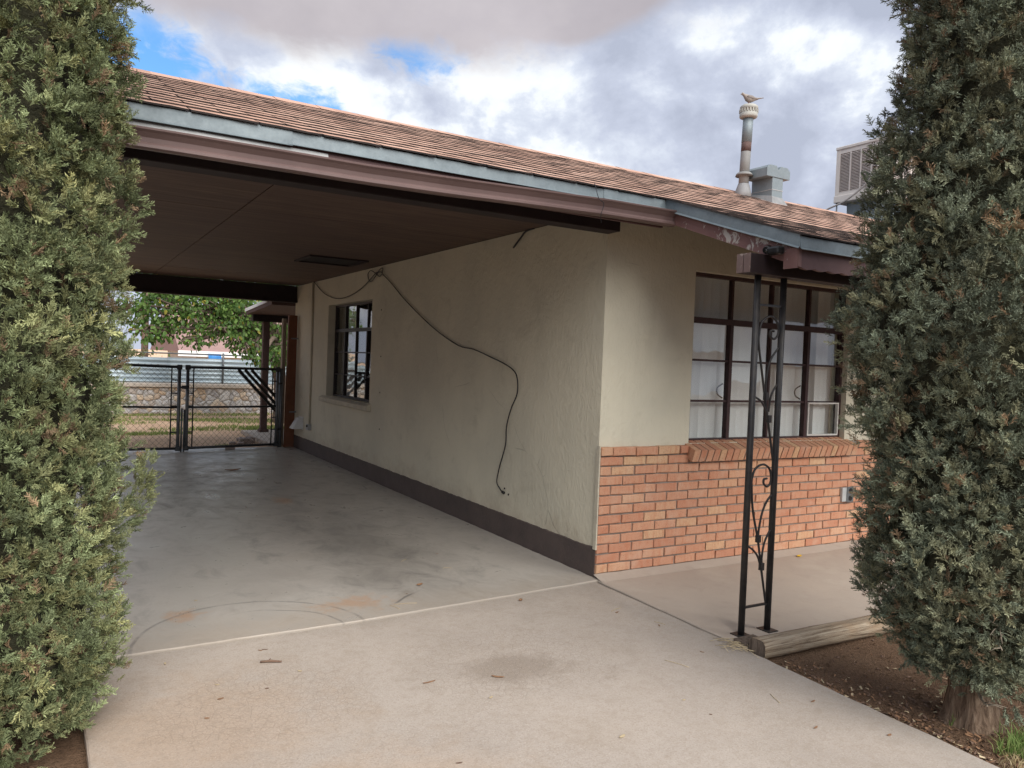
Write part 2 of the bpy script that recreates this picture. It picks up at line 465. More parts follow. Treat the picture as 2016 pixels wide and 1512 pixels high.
def mat_shingle():
    t = newmat('shingle')
    p = t.pos()
    sn = t.n('ShaderNodeVectorMath', operation='SNAP')
    t.put(sn.inputs[0], t.vmath('ADD', p, (0.05, 0.03, 40.0)))
    sn.inputs[1].default_value = (0.30, 0.1278, 100.0)
    wn = t.n('ShaderNodeTexWhiteNoise')
    t.put(wn.inputs['Vector'], sn.outputs[0])
    n = t.noise(t.vmath('MULTIPLY', p, (1, 1, 0)), 2.2, 5, 0.7)
    v = t.math('ADD', t.math('MULTIPLY', wn.outputs['Value'], 0.55), t.math('MULTIPLY', n, 0.55))
    col = t.ramp(v, [(0.2, (0.38, 0.225, 0.170)), (0.45, (0.46, 0.285, 0.215)), (0.7, (0.53, 0.34, 0.26)), (0.9, (0.57, 0.385, 0.30))])
    gr = t.noise(p, 260, 2, 0.5)
    col = t.mix(t.math('MULTIPLY', t.smooth(gr, 0.55, 0.7), 0.3), col, (0.11, 0.07, 0.06))
    worn = t.noise(t.vmath('MULTIPLY', p, (3.0, 14, 0)), 1.4, 5, 0.7)
    col = t.mix(t.math('MULTIPLY', t.smooth(worn, 0.63, 0.72), 0.6), col, (0.05, 0.043, 0.042))
    t.out(t.bsdf(col, 0.95, 0, t.bump(gr, 0.5, 0.003), 0.15))
    simple('shingle_edge', (0.030, 0.026, 0.026), (0.055, 0.045, 0.042), 30, 0.95)


def mat_glass():
    t = newmat('window_glass')
    p = t.pos()
    lw = t.n('ShaderNodeLayerWeight')
    lw.inputs[0].default_value = 0.5
    fac = t.math('ADD', 0.075, t.math('MULTIPLY', t.math('POWER', lw.outputs['Facing'], 4.0), 0.95))
    tr = t.n('ShaderNodeBsdfTransparent')
    tr.inputs[0].default_value = (0.97, 0.985, 0.98, 1)
    gl = t.n('ShaderNodeBsdfGlossy')
    gl.inputs['Roughness'].default_value = 0.015
    t.put(gl.inputs['Normal'], t.bump(t.noise(p, 2.3, 2, 0.5), 0.06, 0.05))
    mxx = t.n('ShaderNodeMixShader')
    t.put(mxx.inputs[0], fac)
    t.t.links.new(tr.outputs[0], mxx.inputs[1])
    t.t.links.new(gl.outputs[0], mxx.inputs[2])
    t.out(mxx.outputs[0])


def mat_leaf(name, rough=0.65, trans=0.25):
    t = newmat(name)
    at = t.n('ShaderNodeAttribute')
    at.attribute_name = 'leaf_colour'
    b = t.bsdf(at.outputs['Color'], rough, 0, None, 0.3)
    if trans == 0:
        t.out(b)
        return
    tl = t.n('ShaderNodeBsdfTranslucent')
    t.put(tl.inputs[0], at.outputs['Color'])
    mxx = t.n('ShaderNodeMixShader')
    mxx.inputs[0].default_value = trans
    t.t.links.new(b, mxx.inputs[1])
    t.t.links.new(tl.outputs[0], mxx.inputs[2])
    t.out(mxx.outputs[0])


def mat_timber():
    t = newmat('timber')
    p = t.pos()
    g = t.noise(t.vmath('MULTIPLY', p, (1.3, 34, 34)), 2.0, 7, 0.72, 0.8)
    col = t.ramp(g, [(0.33, (0.075, 0.05, 0.034)), (0.44, (0.28, 0.215, 0.15)), (0.58, (0.43, 0.355, 0.265)), (0.75, (0.53, 0.455, 0.36))])
    col = t.mix(t.math('MULTIPLY', t.smooth(t.noise(p, 4, 5, 0.6), 0.5, 0.7), 0.35), col, (0.40, 0.26, 0.15))
    t.out(t.bsdf(col, 0.9, 0, t.bump(g, 0.9, 0.012), 0.2))


def mat_bark(name, c1, c2, c3):
    t = newmat(name)
    p = t.pos()
    g = t.noise(t.vmath('MULTIPLY', p, (24, 24, 2.2)), 1.7, 6, 0.7, 0.8)
    col = t.ramp(g, [(0.3, c1), (0.5, c2), (0.75, c3)])
    t.out(t.bsdf(col, 0.92, 0, t.bump(g, 1.0, 0.02), 0.2))


mat_stucco(); mat_brick(); mat_slab(); mat_drive(); mat_porch(); mat_dirt(); mat_galv(); mat_ply(); mat_shingle(); mat_glass()
mat_leaf('cypress_leaf', 0.7, 0.0); mat_leaf('broad_leaf', 0.5, 0.3); mat_leaf('grass_blade', 0.6, 0.3)
mat_timber()
mat_bark('cypress_bark', (0.06, 0.038, 0.025), (0.19, 0.13, 0.09), (0.36, 0.275, 0.20))
mat_bark('tree_bark', (0.06, 0.045, 0.035), (0.15, 0.115, 0.09), (0.24, 0.19, 0.15))
mat_peel('fascia_paint', (0.155, 0.080, 0.075), (0.205, 0.115, 0.105), (0.42, 0.385, 0.35), 0.585)
mat_peel('fascia_sound', (0.095, 0.050, 0.050), (0.125, 0.070, 0.068), (0.30, 0.27, 0.25), 0.80)
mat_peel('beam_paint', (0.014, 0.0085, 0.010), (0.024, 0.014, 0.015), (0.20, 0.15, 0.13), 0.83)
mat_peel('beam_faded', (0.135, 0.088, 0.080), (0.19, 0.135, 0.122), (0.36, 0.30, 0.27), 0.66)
mat_peel('red_plank', (0.175, 0.066, 0.030), (0.12, 0.045, 0.022), (0.40, 0.2, 0.1), 0.85)
mat_peel('pipe_metal', (0.25, 0.26, 0.26), (0.19, 0.185, 0.175), (0.17, 0.115, 0.085), 0.66)
simple('mortar', (0.30, 0.258, 0.222), (0.22, 0.19, 0.162), 14, 0.95, bump=0.5, bscale=90)
simple('band_paint', (0.098, 0.074, 0.066), (0.070, 0.054, 0.050), 5, 0.75, bump=0.5, bscale=40, bdist=0.01)
simple('gutter_paint', (0.150, 0.099, 0.093), (0.118, 0.077, 0.073), 4, 0.50, bump=0.06, bscale=8, bdist=0.02)
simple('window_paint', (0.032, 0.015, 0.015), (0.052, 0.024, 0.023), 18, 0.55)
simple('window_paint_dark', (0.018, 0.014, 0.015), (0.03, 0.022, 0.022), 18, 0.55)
simple('putty', (0.66, 0.65, 0.62), (0.5, 0.49, 0.46), 22, 0.7)
simple('sill_paint', (0.55, 0.51, 0.40), (0.40, 0.37, 0.30), 9, 0.85, bump=0.4)
simple('blind', (0.90, 0.91, 0.92), (0.86, 0.87, 0.88), 3, 0.6, bump=0.0)
simple('black_iron', (0.016, 0.017, 0.019), (0.045, 0.038, 0.034), 22, 0.45, bump=0.15, bscale=70)
simple('black_rubber', (0.011, 0.011, 0.013), (0.018, 0.017, 0.02), 20, 0.5, bump=0)
simple('black_plastic', (0.012, 0.012, 0.013), (0.02, 0.02, 0.02), 20, 0.3, bump=0)
simple('lens', (0.005, 0.005, 0.006), (0.008, 0.008, 0.009), 20, 0.05, bump=0, spec=0.8)
simple('gate_paint', (0.014, 0.015, 0.017), (0.05, 0.052, 0.055), 30, 0.5)
simple('gate_steel', (0.20, 0.215, 0.225), (0.14, 0.15, 0.16), 20, 0.45, 0.6)
simple('wire_steel', (0.11, 0.10, 0.095), (0.06, 0.055, 0.05), 20, 0.6, 0.4, bump=0)
simple('white_plastic', (0.72, 0.73, 0.72), (0.6, 0.6, 0.58), 8, 0.5, bump=0.05)
simple('grey_paint', (0.42, 0.43, 0.43), (0.33, 0.34, 0.34), 12, 0.55)
simple('cooler_paint', (0.66, 0.62, 0.58), (0.58, 0.545, 0.51), 5, 0.6, bump=0.05)
simple('cap_paint', (0.42, 0.42, 0.385), (0.34, 0.34, 0.31), 8, 0.7, bump=0.1)
simple('cooler_louver', (0.62, 0.55, 0.51), (0.52, 0.46, 0.43), 7, 0.65, bump=0)
simple('cooler_pad', (0.10, 0.075, 0.06), (0.06, 0.045, 0.04), 30, 0.95)
simple('hose', (0.42, 0.40, 0.38), (0.33, 0.31, 0.30), 10, 0.6, bump=0)
simple('bird', (0.33, 0.285, 0.25), (0.27, 0.235, 0.21), 30, 0.8, bump=0.3, bscale=90)
simple('bird_wing', (0.24, 0.21, 0.19), (0.18, 0.16, 0.15), 40, 0.8, bump=0.3, bscale=90)
simple('bird_leg', (0.35, 0.12, 0.10), (0.3, 0.1, 0.09), 40, 0.7, bump=0)
simple('tar', (0.26, 0.27, 0.28), (0.19, 0.195, 0.20), 14, 0.8, bump=0.4)
simple('weathered_post', (0.36, 0.30, 0.235), (0.27, 0.215, 0.165), 8, 0.9, bump=0.6, bscale=20, stretch=(14, 14, 1.5))
simple('patio_post', (0.115, 0.070, 0.062), (0.075, 0.046, 0.042), 8, 0.8, bump=0.4, bscale=20, stretch=(10, 10, 1.5))
simple('wall_cap', (0.58, 0.52, 0.45), (0.48, 0.43, 0.37), 4, 0.9, bump=0.3)
simple('stone_mortar', (0.50, 0.47, 0.43), (0.40, 0.375, 0.34), 8, 0.95, bump=0.5)
simple('corrugated', (0.58, 0.68, 0.73), (0.50, 0.60, 0.655), 2.5, 0.42, 0.35, bump=0.05)
simple('far_roof', (0.33, 0.215, 0.195), (0.27, 0.17, 0.155), 4, 0.95, bump=0.3, bscale=20)
simple('far_wall', (0.68, 0.66, 0.62), (0.6, 0.585, 0.55), 1.2, 0.9)
simple('far_trim', (0.75, 0.76, 0.76), (0.68, 0.68, 0.68), 2, 0.7)
simple('far_window', (0.03, 0.035, 0.04), (0.05, 0.055, 0.06), 2, 0.1, bump=0)
simple('tarp', (0.03, 0.22, 0.55), (0.03, 0.17, 0.46), 5, 0.5)
simple('pole_wood', (0.20, 0.145, 0.115), (0.14, 0.10, 0.08), 3, 0.9)
simple('rubble', (0.42, 0.37, 0.34), (0.26, 0.20, 0.175), 6, 0.95, bump=0.5)
simple('interior', (0.22, 0.21, 0.19), (0.18, 0.17, 0.16), 1, 0.9, bump=0)
simple('vent_dark', (0.012, 0.010, 0.010), (0.02, 0.016, 0.015), 5, 0.8, bump=0)
simple('dead_leaf', (0.30, 0.165, 0.085), (0.18, 0.10, 0.06), 40, 0.85, bump=0.3)
simple('yellow_leaf', (0.70, 0.47, 0.03), (0.62, 0.36, 0.03), 40, 0.7, bump=0.2)
simple('straw', (0.52, 0.43, 0.28), (0.40, 0.31, 0.19), 40, 0.85, bump=0)
simple('dead_twig', (0.30, 0.255, 0.195), (0.20, 0.165, 0.125), 30, 0.9, bump=0.2)
simple('twig', (0.12, 0.07, 0.05), (0.2, 0.13, 0.09), 40, 0.9, bump=0.3)
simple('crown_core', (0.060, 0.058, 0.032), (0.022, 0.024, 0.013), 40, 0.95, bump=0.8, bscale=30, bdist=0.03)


def mat_stone():
    t = newmat('stone')
    p = t.pos()
    col = t.ramp(t.rnd(), [(0.0, (0.52, 0.51, 0.50)), (0.35, (0.64, 0.62, 0.60)), (0.6, (0.43, 0.43, 0.44)), (0.78, (0.62, 0.46, 0.31)), (0.9, (0.68, 0.58, 0.46)), (1.0, (0.48, 0.37, 0.30))])
    col = t.mix(t.math('MULTIPLY', t.smooth(t.noise(p, 12, 5, 0.7), 0.45, 0.7), 0.4), col, (0.30, 0.28, 0.27))
    t.out(t.bsdf(col, 0.9, 0, t.bump(t.noise(p, 30, 4, 0.6), 0.4, 0.01), 0.25))


mat_stone()


# ------------------------------------------------------------------ mesh helpers
def world_loc(o):
    v = Vector((0, 0, 0))
    while o is not None:
        v += o.location
        o = o.parent
    return v


def tag(o, label=None, cat=None, group=None, kind=None):
    if label:
        o['label'] = label
    if cat:
        o['category'] = cat
    if group:
        o['group'] = group
    if kind:
        o['kind'] = kind
    return o


def empty(name, loc, label, cat, group=None):
    o = bpy.data.objects.new(name, None)
    o.empty_display_size = 0.1
    o.location = loc
    COL.objects.link(o)
    return tag(o, label, cat, group)


class MB:
    """Collects geometry in world coordinates and links it as one mesh object."""

    def __init__(self):
        self.v, self.f, self.mi, self.sm = [], [], [], []

    def add(self, verts, faces, mi=0, smooth=False):
        b = len(self.v)
        self.v += [tuple(q) for q in verts]
        for f in faces:
            self.f.append(tuple(i + b for i in f))
            self.mi.append(mi)
            self.sm.append(smooth)
        return self

    BF = [(0, 3, 2, 1), (4, 5, 6, 7), (0, 1, 5, 4), (1, 2, 6, 5), (2, 3, 7, 6), (3, 0, 4, 7)]

    def box(self, x0, x1, y0, y1, z0, z1, mi=0):
        return self.add([(x0, y0, z0), (x1, y0, z0), (x1, y1, z0), (x0, y1, z0), (x0, y0, z1), (x1, y0, z1), (x1, y1, z1), (x0, y1, z1)], self.BF, mi)

    def hexa(self, pts, mi=0):
        return self.add(pts, self.BF, mi)

    def prism(self, poly, axis, a0, a1, mi=0):
        """poly: 2-D points in the two other axes (in x,y,z order), extruded along axis from a0 to a1."""
        def P(q, a):
            q = list(q)
            q.insert(axis, a)
            return tuple(q)
        n = len(poly)
        vs = [P(q, a0) for q in poly] + [P(q, a1) for q in poly]
        fs = [tuple(range(n))[::-1], tuple(range(n, 2 * n))]
        fs += [(i, (i + 1) % n, n + (i + 1) % n, n + i) for i in range(n)]
        return self.add(vs, fs, mi)

    def tube(self, pts, r, sides=8, mi=0, smooth=True, caps=True):
        pts = [Vector(p) for p in pts]
        rs = r if isinstance(r, (list, tuple)) else [r] * len(pts)
        t0 = (pts[1] - pts[0]).normalized()
        up = Vector((0, 0, 1)) if abs(t0.z) < 0.9 else Vector((1, 0, 0))
        nrm = t0.cross(up).normalized()
        vs, fs = [], []
        for i, p in enumerate(pts):
            a = pts[max(i - 1, 0)]
            b = pts[min(i + 1, len(pts) - 1)]
            t = (b - a).normalized()
            nrm = (nrm - t * nrm.dot(t))
            nrm = nrm.normalized() if nrm.length > 1e-6 else t.orthogonal().normalized()
            bn = t.cross(nrm)
            for k in range(sides):
                an = 2 * math.pi * k / sides
                vs.append(p + (nrm * math.cos(an) + bn * math.sin(an)) * rs[i])
        for i in range(len(pts) - 1):
            for k in range(sides):
                a = i * sides + k
                b = i * sides + (k + 1) % sides
                fs.append((a, b, b + sides, a + sides))
        self.add(vs, fs, mi, smooth)
        if caps:
            base = len(self.v) - len(vs)
            self.f += [tuple(base + k for k in range(sides))[::-1], tuple(base + (len(pts) - 1) * sides + k for k in range(sides))]
            self.mi += [mi, mi]
            self.sm += [False, False]
        return self

    def lathe(self, prof, c, sides=20, mi=0, axis_tilt=(0, 0), smooth=True):
        vs, fs = [], []
        for r_, z in prof:
            for k in range(sides):
                an = 2 * math.pi * k / sides
                vs.append((c[0] + r_ * math.cos(an) + axis_tilt[0] * z, c[1] + r_ * math.sin(an) + axis_tilt[1] * z, c[2] + z))
        for i in range(len(prof) - 1):
            for k in range(sides):
                a = i * sides + k
                b = i * sides + (k + 1) % sides
                fs.append((a, b, b + sides, a + sides))
        self.add(vs, fs, mi, smooth)
        base = len(self.v) - len(vs)
        self.f += [tuple(base + k for k in range(sides))[::-1], tuple(base + (len(prof) - 1) * sides + k for k in range(sides))]
        self.mi += [mi, mi]
        self.sm += [False, False]
        return self

    def mesh(self, name, mats, org=Vector((0, 0, 0))):
        me = bpy.data.meshes.new(name)
        me.from_pydata([(x - org[0], y - org[1], z - org[2]) for x, y, z in self.v], [], self.f)
        for mt in (mats if isinstance(mats, (list, tuple)) else [mats]):
            me.materials.append(M[mt])
        me.polygons.foreach_set('material_index', self.mi)
        me.polygons.foreach_set('use_smooth', self.sm)
        me.update()
        return me

    def build(self, name, mats, parent=None, bevel=0.0, loc=None):
        if parent is not None:
            org = world_loc(parent)
        else:
            org = Vector(loc) if loc else Vector((0, 0, 0))
        o = bpy.data.objects.new(name, self.mesh(name, mats, org))
        COL.objects.link(o)
        if parent is not None:
            o.parent = parent
        else:
            o.location = org
        if bevel:
            bm = o.modifiers.new('bevel', 'BEVEL')
            bm.width = bevel
            bm.segments = 2
            bm.limit_method = 'ANGLE'
        return o


def put_mesh(name, me, loc, parent=None, rot=None, scale=None):
    o = bpy.data.objects.new(name, me)
    COL.objects.link(o)
    if parent is not None:
        o.parent = parent
        o.location = Vector(loc) - world_loc(parent)
    else:
        o.location = loc
    if rot:
        o.rotation_euler = rot
    if scale:
        o.scale = scale
    return o


def spline(pts, n=6):
    pts = [Vector(p) for p in pts]
    ext = [pts[0] * 2 - pts[1]] + pts + [pts[-1] * 2 - pts[-2]]
    out = []
    for i in range(1, len(ext) - 2):
        p0, p1, p2, p3 = ext[i - 1:i + 3]
        for k in range(n):
            t = k / n
            out.append(0.5 * ((2 * p1) + (p2 - p0) * t + (2 * p0 - 5 * p1 + 4 * p2 - p3) * t * t + (3 * p1 - p0 - 3 * p2 + p3) * t ** 3))
    out.append(pts[-1])
    return out


def nz(x, y, z=0.0):
    return mnoise.noise(Vector((x, y, z)))


# ------------------------------------------------------------------ the setting
DRIVE_R = [(-0.048, -0.12), (-0.062, -0.75), (-0.072, -1.48), (-0.113, -2.73), (-0.20, -5.0), (-0.26, -9.0)]


def ground_z(x, y):
    z = -0.062 + 0.012 * nz(x * 1.3, y * 1.3) + 0.006 * nz(x * 5, y * 5, 3)
    if x > -0.1 and y < -1.4:
        z += 0.030 * max(0.0, 1 - math.hypot(x - 0.17, y + 2.42) / 0.6)
    if y > 7.9:
        z = -0.045 + 0.03 * nz(x * 0.7, y * 0.7)
    if y > 15.3:
        k = min(1.0, (y - 15.3) / 1.2)
        z = z * (1 - k) - 1.15 * k
    if -3.6 < x < 5.2 and -1.5 < y < 8.0:
        z = min(z, -0.06)
    return z


def coords(lo, hi, near_lo, near_hi, step):
    c = []
    v = near_lo
    s = step
    while v > lo:
        s *= 1.35
        v -= s
        c.append(v)
    c = c[::-1]
    c += list(np.arange(near_lo, near_hi, step))
    v = near_hi
    s = step
    while v < hi:
        c.append(v)
        s *= 1.35
        v += s
    c.append(hi)
    return c


gx = coords(-600, 600, -4.6, 3.0, 0.12)
gy = coords(-600, 1500, -4.6, 17.0, 0.15)
mb = MB()
mb.v = [(x, y, ground_z(x, y)) for y in gy for x in gx]
nx = len(gx)
for j in range(len(gy) - 1):
    for i in range(nx - 1):
        a = j * nx + i
        mb.f.append((a, a + 1, a + nx + 1, a + nx))
mb.mi = [0] * len(mb.f)
mb.sm = [True] * len(mb.f)
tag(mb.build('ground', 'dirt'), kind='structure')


def slab(name, poly, ztop, thick, mat, jitter=0.004, cham=0.006):
    pts = []
    n = len(poly)
    for i in range(n):
        a, b = Vector((*poly[i], 0)), Vector((*poly[(i + 1) % n], 0))
        L = (b - a).length
        k = max(1, int(L / 0.07)) if L < 14 else 60
        for j in range(k):
            q = a.lerp(b, j / k)
            jx = jitter * nz(q.x * 9, q.y * 9, 1.7) + 0.4 * jitter * nz(q.x * 41, q.y * 41, 4.0)
            jy = jitter * nz(q.x * 9 + 30, q.y * 9, 5.1) + 0.4 * jitter * nz(q.x * 37 + 9, q.y * 37, 2.0)
            pts.append(Vector((q.x + jx, q.y + jy, 0)))
    area = sum(p.x * q.y - q.x * p.y for p, q in zip(pts, pts[1:] + pts[:1]))
    if area < 0:
        pts.reverse()
    m_ = len(pts)
    inner = []
    for i in range(m_):
        e = (pts[(i + 1) % m_] - pts[i - 1]).normalized()
        inner.append(pts[i] + Vector((-e.y, e.x, 0)) * cham * (1 + 0.5 * nz(pts[i].x * 20, pts[i].y * 20)))
    b = MB()
    vs = [(p.x, p.y, ztop) for p in inner] + [(p.x, p.y, ztop - cham * 0.8) for p in pts] + [(p.x, p.y, ztop - thick) for p in pts]
    fs = [tuple(range(m_))]
    for i in range(m_):
        j = (i + 1) % m_
        fs.append((i, m_ + i, m_ + j, j))
        fs.append((m_ + i, 2 * m_ + i, 2 * m_ + j, m_ + j))
    b.add(vs, fs)
    return tag(b.build(name, mat), kind='structure')


slab('carport_floor', [(-3.52, -0.215), (-2.87, -0.205), (-1.78, -0.186), (-0.9, -0.125), (-0.012, -0.055), (-0.012, 7.95), (-3.52, 7.95)], -0.0215, 0.10, 'slab_concrete', 0.007)
slab('driveway', [(-3.112, -0.224), (-2.87, -0.217), (-1.78, -0.198), (-0.9, -0.137), (-0.055, -0.068)] + DRIVE_R[1:] + [(-3.10, -9.0), (-3.108, -1.25)], -0.0285, 0.10, 'driveway_concrete', 0.007)
slab('porch_floor', [(-0.034, -0.055), (-0.048, -0.75), (-0.056, -1.40), (1.4, -1.455), (5.4, -1.47), (5.4, -0.055)], -0.024, 0.10, 'porch_concrete', 0.005)

# ------------------------------------------------------------------ house
SLP, SLM = 0.335, 0.39          # porch extension, main roof
EAVE_Y, EAVE_Z = -0.45, 2.506
PORCH_Y = -1.505
RAKE_X = 0.07
RIDGE_Y = 1.35
X_LEFT, X_RIGHT = -3.78, 12.0


def roof_z(y):
    return EAVE_Z + (SLM if y > EAVE_Y - 1e-4 else SLP) * (y - EAVE_Y)


house = empty('house', (0, 0, 0), 'beige stucco house with brick wainscot, brown trim and an attached carport', 'house')

# stucco walls with real openings
FW = dict(x0=0.826, x1=2.625, z0=0.885, z1=2.165)
SW = dict(y0=4.60, y1=6.33, z0=0.875, z1=2.125)
b = MB()
b.box(0, FW['x0'], 0.035, 0.2, -0.05, 2.60)
b.box(FW['x1'], 11.6, 0.035, 0.2, -0.05, 2.60)
b.box(FW['x0'], FW['x1'], 0.035, 0.2, -0.05, FW['z0'])
b.box(FW['x0'], FW['x1'], 0.035, 0.2, FW['z1'], 2.60)
b.build('front_wall', 'stucco', house)
b = MB()
b.box(0, 0.165, 0.2, SW['y0'], -0.05, 2.497)
b.box(0, 0.165, SW['y1'], 8.07, -0.05, 2.497)
b.box(0, 0.165, SW['y0'], SW['y1'], -0.05, SW['z0'])
b.box(0, 0.165, SW['y0'], SW['y1'], SW['z1'], 2.497)
side_wall = b.build('side_wall', 'stucco', house)
b = MB()
b.box(0.165, 11.6, 7.9, 8.07, -0.05, 2.5)
b.box(11.44, 11.6, 0.2, 7.9, -0.05, 2.5)
b.build('rear_wall', 'stucco', house)
b = MB()
b.box(0.165, 11.44, 0.2, 7.9, -0.04, -0.01)
b.box(0.165, 11.44, 0.2, 7.9, 2.51, 2.55)
b.box(0.17, 11.4, 3.4, 3.5, -0.01, 2.5)
b.build('interior_lining', 'interior', house)
for yy, zz in ((4.293, 1.984), (4.258, 1.443), (4.251, 1.025), (4.227, 0.602), (1.30, 0.385), (1.235, 0.345)):
    MB().lathe([(0.009, -0.004), (0.011, 0.0), (0.006, 0.006)], (0, 0, 0), 8)
    hb = MB()
    hb.tube([(0.004, yy, zz), (-0.004, yy, zz)], [0.011, 0.008], 8)
    hb.build('anchor_hole', 'vent_dark', side_wall)

# painted band along the carport wall
b = MB()
n_ = 260
vs, fs = [], []
for i in range(n_ + 1):
    y = 0.02 + (8.07 - 0.02) * i / n_
    zt = 0.178 - 0.006 * i / n_ + 0.006 * nz(y * 6, 1.0) + 0.005 * nz(y * 19, 2.0)
    vs += [(-0.010, y, -0.06), (-0.010 + 0.001 * nz(y * 5, 4), y, zt - 0.006), (0.004, y, zt)]
for i in range(n_):
    a = i * 3
    fs += [(a, a + 1, a + 4, a + 3), (a + 1, a + 2, a + 5, a + 4)]
fs += [(0, 2, 1)]
vs += [(0.004, 0.02, -0.06)]
fs += [(0, len(vs) - 1, 2)]
b.add(vs, fs)
b.build('painted_base_band', 'band_paint', house)

# brick wainscot: each brick a mesh of its own on a recessed mortar bed
CH = 0.0677
b = MB()
b.box(-0.004, 5.4, 0.013, 0.0345, -0.01, 13 * CH - 0.012)
b.box(-0.0035, 5.4, -0.030, 0.0345, -0.06, -0.0105)
wains = b.build('brick_wainscot', 'mortar', house)


def brick_mesh(lx, seed):
    rr = random.Random(seed)
    bw, bh, bd = lx, 0.0572, 0.045
    q = MB()
    c = 0.0022
    jit = lambda s=0.0024: rr.uniform(-s, s)
    # front face split 3 x 1, chamfered rim, a little out of true
    def ring(inset, y):
        pts = []
        for (u, w) in ((0, 0), (0.5, 0), (1, 0), (1, 1), (0.5, 1), (0, 1)):
            pts.append((u * bw + (inset if u == 0 else -inset if u == 1 else 0) + jit(), y + jit(0.0008), w * bh + (inset if w == 0 else -inset) + jit()))
        return pts
    r0, r1, r2 = ring(c * 2.0, 0.0), ring(0, c * 1.6), ring(0, bd)
    vs = r0 + r1 + r2
    fs = [(0, 1, 4, 5), (1, 2, 3, 4)]
    for k in range(6):
        j = (k + 1) % 6
        fs.append((k, 6 + k, 6 + j, j))
        fs.append((6 + k, 12 + k, 12 + j, 6 + j))
    q.add(vs, fs)
    return q.mesh('brick', 'brick')


BL = 0.1955
full = [brick_mesh(BL, s) for s in range(7)]
half = [brick_mesh(0.093, 40 + s) for s in range(3)]
PITCH = 0.2055
for k in range(13):
    z = k * CH
    off = 0.0 if k % 2 else -0.0
    x = -0.006
    first = True
    top = k == 12
    while x < 3.95:
        use_half = first and (k % 2 == 0)
        L = 0.093 if use_half else BL
        if not (top and x + L > FW['x0'] - 0.035 and x < FW['x1'] + 0.03):
            me = random.choice(half if use_half else full)
            put_mesh('brick', me, (x + random.uniform(-0.002, 0.002) * (0 if first else 1), (-0.012 if top else 0.0) + random.uniform(-0.0018, 0.0018), z + 0.004 + random.uniform(-0.001, 0.001)), wains)
        elif top and x < FW['x0'] - 0.035:
            Lc = FW['x0'] - 0.037 - x
            if Lc > 0.04:
                put_mesh('brick', brick_mesh(Lc, 91), (x, -0.012, z + 0.004), wains)
        x += L + 0.010
        first = False


def sill_brick(seed):
    rr = random.Random(seed)
    q = MB()
    w, d, h = 0.057, 0.20, 0.092
    j = lambda: rr.uniform(-0.002, 0.002)
    q.hexa([(0 + j(), 0 + j(), -h + j()), (w + j(), 0 + j(), -h + j()), (w, d, -h), (0, d, -h), (0 + j(), 0 + j(), 0 + j()), (w + j(), 0 + j(), 0 + j()), (w, d, 0), (0, d, 0)])
    return q.mesh('sill_brick', 'brick')


sbm = [sill_brick(s) for s in range(6)]
x = FW['x0'] - 0.033
nb_ = 0
while x < FW['x1'] + 0.01:
    put_mesh('sill_brick', random.choice(sbm), (x, -0.078 + random.uniform(-0.002, 0.002), 0.845 + random.uniform(-0.0015, 0.0015)), wains, rot=(R(19), 0, random.uniform(-0.012, 0.012)))
    x += 0.0675
    nb_ += 1
sm_ = MB()
_c, _s = math.cos(R(19)), math.sin(R(19))
_q = lambda x, y, z: (x, -0.078 + y * _c - z * _s, 0.845 + y * _s + z * _c)
_x0, _x1 = FW['x0'] - 0.030, x - 0.012
sm_.hexa([_q(_x0, .007, -.084), _q(_x1, .007, -.084), _q(_x1, .19, -.084), _q(_x0, .19, -.084), _q(_x0, .007, -.005), _q(_x1, .007, -.005), _q(_x1, .19, -.005), _q(_x0, .19, -.005)])
sm_.build('sill_mortar', 'mortar', wains)

# cement wash along the foot of the brickwork
b = MB()
vs, fs = [], []
for i in range(90):
    x = -0.03 + 5.4 * i / 89
    w = 0.075 + 0.016 * nz(x * 3, 7) + 0.008 * nz(x * 13, 3)
    vs += [(x, -0.004, 0.003 + 0.003 * nz(x * 8, 1)), (x, -0.030 - 0.3 * w, -0.012), (x, -0.03 - w, -0.0235)]
for i in range(89):
    a = i * 3
    fs += [(a, a + 1, a + 4, a + 3), (a + 1, a + 2, a + 5, a + 4)]
b.add(vs, fs, 0, True)
b.build('cement_footing', 'porch_concrete', house)


b = MB()
for i in range(24):
    z0, z1 = 0.168 + 0.717 * i / 24, 0.168 + 0.717 * (i + 1) / 24
    w0, w1 = 0.0030 * nz(z0 * 9, 3.0), 0.0030 * nz(z1 * 9, 3.0)
    b.hexa([(-0.017 + w0, 0.003, z0), (-0.0065, 0.003, z0), (-0.0065, 0.036, z0), (-0.017 + w0, 0.036, z0), (-0.017 + w1, 0.003, z1), (-0.0065, 0.003, z1), (-0.0065, 0.036, z1), (-0.017 + w1, 0.036, z1)])
b.build('stucco_edge_bead', 'sill_paint', house)

